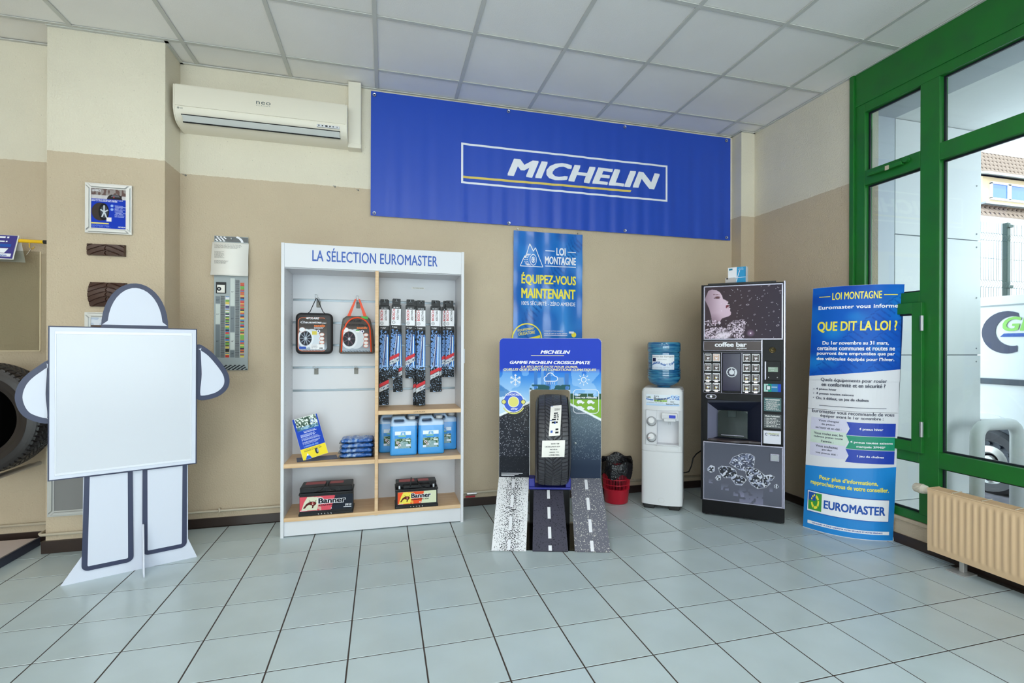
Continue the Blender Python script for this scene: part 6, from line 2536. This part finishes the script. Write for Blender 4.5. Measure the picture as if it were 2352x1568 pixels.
put('pale_green_box', pgb, M['ppale'], .0008)
put('blue_box', blb, mat('box_blue', (26, 60, 170), .4), .0010)
put('green_box', gnb, M['pgr'], .0010)
t = bmesh.new()
text(t, 'EUROMASTER', .230, .902, .168, .226, bold=.035)
outline2(t, [(.040, .127), (.940, .127), (.940, .272), (.040, .272)], .004)
text(t, 'TOUJOURS LÀ POUR GARANTIR VOTRE SÉCURITÉ ET VOTRE SÉRÉNITÉ', .10, .882, .044, .058, bold=.03)
poly(t, [(.052, .262), (.135, .262), (.135, .205), (.052, .205)])
put('logo_lettering', t, M['pb'], .0040)
t = bmesh.new()
poly(t, [(.052, .205), (.135, .205), (.135, .262), (.205, .262), (.205, .140), (.052, .140)])
put('logo_green', t, mat('logo_green', (60, 150, 60), .4), .0040)
t = bmesh.new()
for k in range(4):
    a0 = -PI * .95 + k * PI * .36
    ring2(t, .130, .200, .050, .030, 0, 6, a0, a0 + PI * .31, .95)
for k in range(3):
    a = 1.9 + k * .42
    ring2(t, .135 + .048 * math.cos(a), .198 + .050 * math.sin(a), .008, 0, 0, 8)
put('logo_yellow', t, M['py'], .0050)
finish('torn_corner', (lambda b_: ([poly(b_, q) for q in ([(Wt - .05, .0), (Wt + .004, .004), (Wt + .002, .028), (Wt - .03, .012)],)], b_)[-1])(bmesh.new()), M['paper'], to)

# ------------------------------------------------------------------ radiator
ra = thing('panel_radiator', 'beige ribbed panel radiator under the green window', 'radiator', (3.10, 2.235, 0))
RLn = 1.45
z0, z1 = .078, .445
fpn = bmesh.new()
ny = int(RLn / .0034)
zs_ = [z0, z0 + .02, z0 + .032, z0 + .045, (z0 + z1) / 2, z1 - .045, z1 - .034, z1 - .022, z1 - .008, z1]
rows_ = []
for j, z in enumerate(zs_):
    row_ = []
    for i in range(ny + 1):
        y = -RLn * i / ny
        ph_ = ((-y + .013) / .0345) % 1
        fl = 0
        if .02 < -y < RLn - .02 and 2 <= j <= 7:
            fl = (.5 - .5 * math.cos(2 * PI * min(1, max(0, (ph_ - .12) / .76)))) ** .6
            if j in (2, 7):
                fl *= .0
        x = -.0042 * fl
        if j in (0, len(zs_) - 1):
            x += .004
        row_.append(fpn.verts.new((x, y, z)))
    rows_.append(row_)
for a_, b_ in zip(rows_, rows_[1:]):
    for i in range(ny):
        fpn.faces.new((a_[i], b_[i], b_[i + 1], a_[i + 1]))
fp_o = finish('front_panel', fpn, M['rad'], ra, True)
finish('back_panel', B(.088, .1, -RLn, 0, z0, z1 - .01, .002), M['rad'], ra)
finish('side_cover', B(.004, .098, -.006, .004, z0 - .004, z1 + .002, .003), M['rad'], ra)
finish('convector', B(.03, .075, -RLn + .02, -.02, z0 + .03, z1 - .03), mat('radiator_inside', (120, 104, 84), .6), ra)
finish('top_edge', B(-.002, .006, -RLn, .002, z1 - .006, z1 + .002, .002), M['rad'], ra)
for k in range(6):
    finish('grille_bar', tube(bmesh.new(), [(.012 + k * .014, -RLn, z1 + .001), (.012 + k * .014, -.002, z1 + .001)], .0022, 5), M['rad'], ra)
for k in range(9):
    y = -.13 - k * .15
    finish('grille_cross', tube(bmesh.new(), [(.004, y, z1 + .004), (.096, y + .01, z1 + .004)], .003, 5), M['pipe'], ra)
for y in (-.15, -1.2):
    ft_ = finish('foot', B(.05, .08, y - .012, y + .012, .006, z0 + .02, .002), M['alu'], ra)
    finish('foot_plate', B(.0, .10, y - .05, y + .05, 0, .006, .002), M['alu'], ft_)
vv_ = finish('thermostat', lathe(bmesh.new(), [(.001, .122), (.019, .122), (.024, .116), (.028, .07), (.025, .05), (.018, .045), (.018, .006)], 28, 'y', (.06, 0, .415)), M['cream'], ra, True)
for k in range(20):
    a = 2 * PI * k / 20
    finish('grip_rib', tube(bmesh.new(), [(.06 + .025 * math.cos(a), .114, .415 + .025 * math.sin(a)), (.06 + .0285 * math.cos(a), .07, .415 + .0285 * math.sin(a))], .0016, 4), M['pipe'], vv_)

# ------------------------------------------------------------------ cut-out board stand (plain, generic)
sd_ = thing('board_stand', 'white cut-out floor stand with navy outlines holding blank framed board', 'display stand', (-1.642, 3.20, 0), math.radians(23.4))


def blob(pts_, n=6):
    """closed Catmull-Rom through pts"""
    out = []
    m = len(pts_)
    for i in range(m):
        p0, p1, p2, p3 = (Vector((*pts_[(i + k - 1) % m], 0)) for k in range(4))
        for k in range(n):
            t_ = k / n
            v_ = .5 * ((2 * p1) + (p2 - p0) * t_ + (2 * p0 - 5 * p1 + 4 * p2 - p3) * t_ ** 2 + (3 * p1 - p0 - 3 * p2 + p3) * t_ ** 3)
            out.append((v_.x, v_.y))
    return out


NV = mat('stand_navy', (40, 46, 76), .4)
WH = mat('stand_white', (206, 209, 222), .42)
# backing sheet with two plain posts down to the floor
finish('backing_sheet', plate([[(0, 0), (.608, 0), (.562, .12), (.560, .57), (.09, .57), (.088, .14)]], .006, .0005, .012), WH, sd_)


def outlined(name, pts_, w, y=.004):
    o = finish(name, plate([pts_], .005, .0005, y), NV, sd_)
    cx = sum(q[0] for q in pts_) / len(pts_)
    cz = sum(q[1] for q in pts_) / len(pts_)
    inner = []
    m = len(pts_)
    if sum(pts_[i - 1][0] * pts_[i][1] - pts_[i][0] * pts_[i - 1][1] for i in range(m)) < 0:
        pts_ = pts_[::-1]
    for i in range(m):
        a, b = Vector(pts_[i - 1]), Vector(pts_[(i + 1) % m])
        t_ = (b - a).normalized()
        inner.append((pts_[i][0] - t_.y * w, pts_[i][1] + t_.x * w))
    finish('inner_panel', plate([inner], .001, 0, y - .0035), WH, o)
    return o


outlined('top_lobe', [(.312 + .150 * math.cos(math.radians(t_)), 1.36 + .262 * math.sin(math.radians(t_)) ** .9) for t_ in range(0, 181, 9)], .026)
outlined('side_lobe', blob([(-.03, .87), (-.03, 1.02), (-.03, 1.19), (-.10, 1.15), (-.155, 1.08), (-.17, .99), (-.13, .90)]), .028)
outlined('side_lobe', blob([(.60, 1.27), (.60, 1.10), (.60, .955), (.70, .955), (.765, 1.01), (.77, 1.09), (.72, 1.18), (.66, 1.25)]), .028)
outlined('leg_post', [(.095, .57)] + arc(.115, .085, .03, 180, 270, 6) + arc(.275, .085, .03, 270, 360, 6) + [(.300, .57)], .024)
outlined('leg_post', [(.345, .57)] + arc(.375, .105, .03, 180, 270, 6) + arc(.525, .105, .03, 270, 360, 6) + [(.555, .57)], .024)
finish('support_fin', plate([[(0, 0), (.15, 0), (.10, .26), (.03, .26)]], .008, 0, 0).__class__ and (lambda b_: (b_.transform(Matrix.Translation((.348, .01, 0)) @ Matrix.Rotation(-PI / 2, 4, 'Z')), b_)[-1])(plate([[(0, 0), (.145, 0), (.125, .02), (.03, .255), (0, .255)]], .008, .0005, 0)), WH, sd_)
bd = finish('board', B(-.048, .602, -.016, -.002, .566, 1.372, .001), NV, sd_)
finish('board_face', B(-.042, .596, -.0175, -.015, .572, 1.366), WH, bd)
fm = bmesh.new()
for q in ((-.022, .576, .590, .602), (-.022, .576, 1.330, 1.345), (-.022, -.016, .602, 1.330), (.570, .576, .602, 1.330)):
    box(fm, q[0], q[1], -.0205, -.017, q[2], q[3], .001)
finish('clear_pocket', fm, mat('pocket_plastic', (216, 218, 226), .15), bd)
finish('pocket_sheet', B(-.016, .570, -.0185, -.017, .602, 1.330), mat('sheet_white', (202, 204, 212), .22), bd)
for x in (.0, .6):
    pass

# ------------------------------------------------------------------ left recess
hr = thing('hanging_rod', 'yellow hanging rod with hook on the wall left of pillar', 'rod', (-2.05, 3.86, 1.921))
finish('rod', tube(bmesh.new(), [(-1.3, 0, .006), (-.02, 0, 0)], .011, 14), mat('rod_yellow', (236, 186, 20), .3), hr)
finish('end_cap', tube(bmesh.new(), [(-.022, 0, 0), (.0, 0, 0)], .0118, 14), M['black'], hr)
finish('hook', tube(bmesh.new(), [(-.095, 0, -.006), (-.095, 0, -.034), (-.090, 0, -.045), (-.080, 0, -.047), (-.073, 0, -.040), (-.072, 0, -.032)], .0035, 8), mat('hook_yellow', (200, 160, 60), .35), hr)
for x in (-.35, -1.15):
    finish('bracket', tube(bmesh.new(), [(x, 0, 0), (x, .14, 0)], .008, 8), M['steel'], hr)
ap = thing('acrylic_panel', 'clear acrylic panel hanging from the yellow rod', 'panel', (-2.79, 3.85, 1.235))
finish('sheet', B(0, .708, 0, .004, 0, .622, .001), M['acry'], ap)
ed = bmesh.new()
box(ed, .704, .709, -.001, .005, 0, .622); box(ed, 0, .709, -.001, .005, -.001, .003)
finish('sheet_edge', ed, mat('edge_cream', (214, 196, 164), .4), ap)
finish('ring_hook', tube(bmesh.new(), [(.655, .0, .645), (.66, -.004, .632), (.653, -.004, .62), (.64, -.004, .598)], .003, 6), M['chrome'], ap)
tc2 = thing('tent_card', 'folded dark blue price card hanging over the yellow rod', 'card', (-2.75, 3.86, 1.94))
tcb = bmesh.new()
for s_, top in ((-1, 0), (1, 0)):
    a = [(0, s_ * .004, .012), (.555, s_ * .004, .012), (.555 + (.0), s_ * .055, -.145), (0, s_ * .055, -.145)]
    v_ = [tcb.verts.new(q) for q in a]
    tcb.faces.new(v_)
card = finish('card', tcb, M['paper'], tc2)
md = card.modifiers.new('s', 'SOLIDIFY'); md.thickness = .002
def tcm(c):
    f = (.012 - c.z) / .157
    return Vector((c.x - .03 * f * 0, -.006 - .052 * f - .0015 + c.y, c.z))
t = bmesh.new()
quad(t, .0, .55, -.140, .010, 0)
card_f = finish('card_print', bend(t, tcm, []), mat('card_purple', (58, 50, 130), .4), tc2)
t = bmesh.new()
for k in range(4):
    x = .03 + k * .13
    scribble(t, x, x + .11, -.012, .006, 1, -.001, .6)
    ring2(t, x + .012, -.03, .006, 0, -.001, 10)
    scribble(t, x + .025, x + .11, -.036, -.024, 1, -.001, .6)
    poly(t, [(x, -.105), (x + .085, -.105), (x + .1, -.075), (x + .015, -.075)], -.001)
poly(t, [(.39, -.128), (.54, -.128), (.54, -.108), (.40, -.108)], -.001)
finish('white_print', bend(t, tcm, []), M['pw'], tc2)
t = bmesh.new()
text(t, 'Laufenn', .44, .52, -.125, -.113, -.002, bold=.03)
for k in range(4):
    x = .03 + k * .13
    quad(t, x, x + .11, -.066, -.046, -.001)
finish('blue_print', bend(t, tcm, []), M['pb'], tc2)

tm3 = tyre_mesh(.326, .212, .21, 'tyre_ring', 500, 36)
tm3.materials.append(mat('old_rubber', (34, 28, 28), .4))
wt = thing('wall_tyre', 'black tyre resting on wall tubes behind the blank board', 'tyre', (-2.25, 3.66, .52), math.radians(90))
o = bpy.data.objects.new('tyre_body', tm3)
C.objects.link(o)
o.parent = wt
o.location = (0, 0, .326)
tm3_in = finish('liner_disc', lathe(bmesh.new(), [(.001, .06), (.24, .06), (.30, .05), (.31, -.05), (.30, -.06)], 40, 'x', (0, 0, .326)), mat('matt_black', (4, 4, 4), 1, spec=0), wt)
rk = thing('tyre_rack', 'pair of grey steel tubes on the wall carrying the tyre', 'rack', (-2.25, 4.0, .50))
for dx, dz in ((-.125, .022), (.085, .014), (.035, .002)):
    tb2 = bmesh.new()
    tube(tb2, [(dx, 0, dz - .01), (dx, -.42, dz - .01)], .0125, 14)
    o2 = finish('tube', tb2, M['steel'], rk)
    finish('tube_end', tube(bmesh.new(), [(dx, -.4205, dz - .01), (dx, -.423, dz - .01)], .0105, 14), M['black'], o2)
pf = thing('low_platform', 'low pinkish grey platform with dark metal edge left of pillar', 'platform', (-2.12, 3.955, 0))
t = bmesh.new()
prism_z(t, [(0, 0), (-1.6, 0), (-1.6, -1.7), (-.36, -1.7 + .6)] if False else [(0, 0), (-1.6, 0), (-1.6, -.6), (-.0 - .0, -.02)], .035, .05)
t.free()
pts2 = [(.005, .0), (-1.9, .0), (-1.9, -1.9), (.02 + .0, -.455 + .0)]
pp_ = [(.0, .0), (-1.9, .0), (-1.9, -1.2), (.0, -.40)]
finish('platform_top', prism_z(bmesh.new(), [(.0, -.06), (-1.9, -.06), (-1.9, -.9), (-.02, -.42), (.0, -.40)], .028, .05), mat('platform_grey', (196, 182, 180), .5), pf)
finish('platform_edge', prism_z(bmesh.new(), [(.012, -.05), (.0, -.06), (.0, -.40), (-.02, -.42), (-1.9, -.9), (-1.9, -.92), (-.02, -.435), (.012, -.41)], .0, .052), mat('edge_steel', (64, 66, 84), .35, .5), pf)
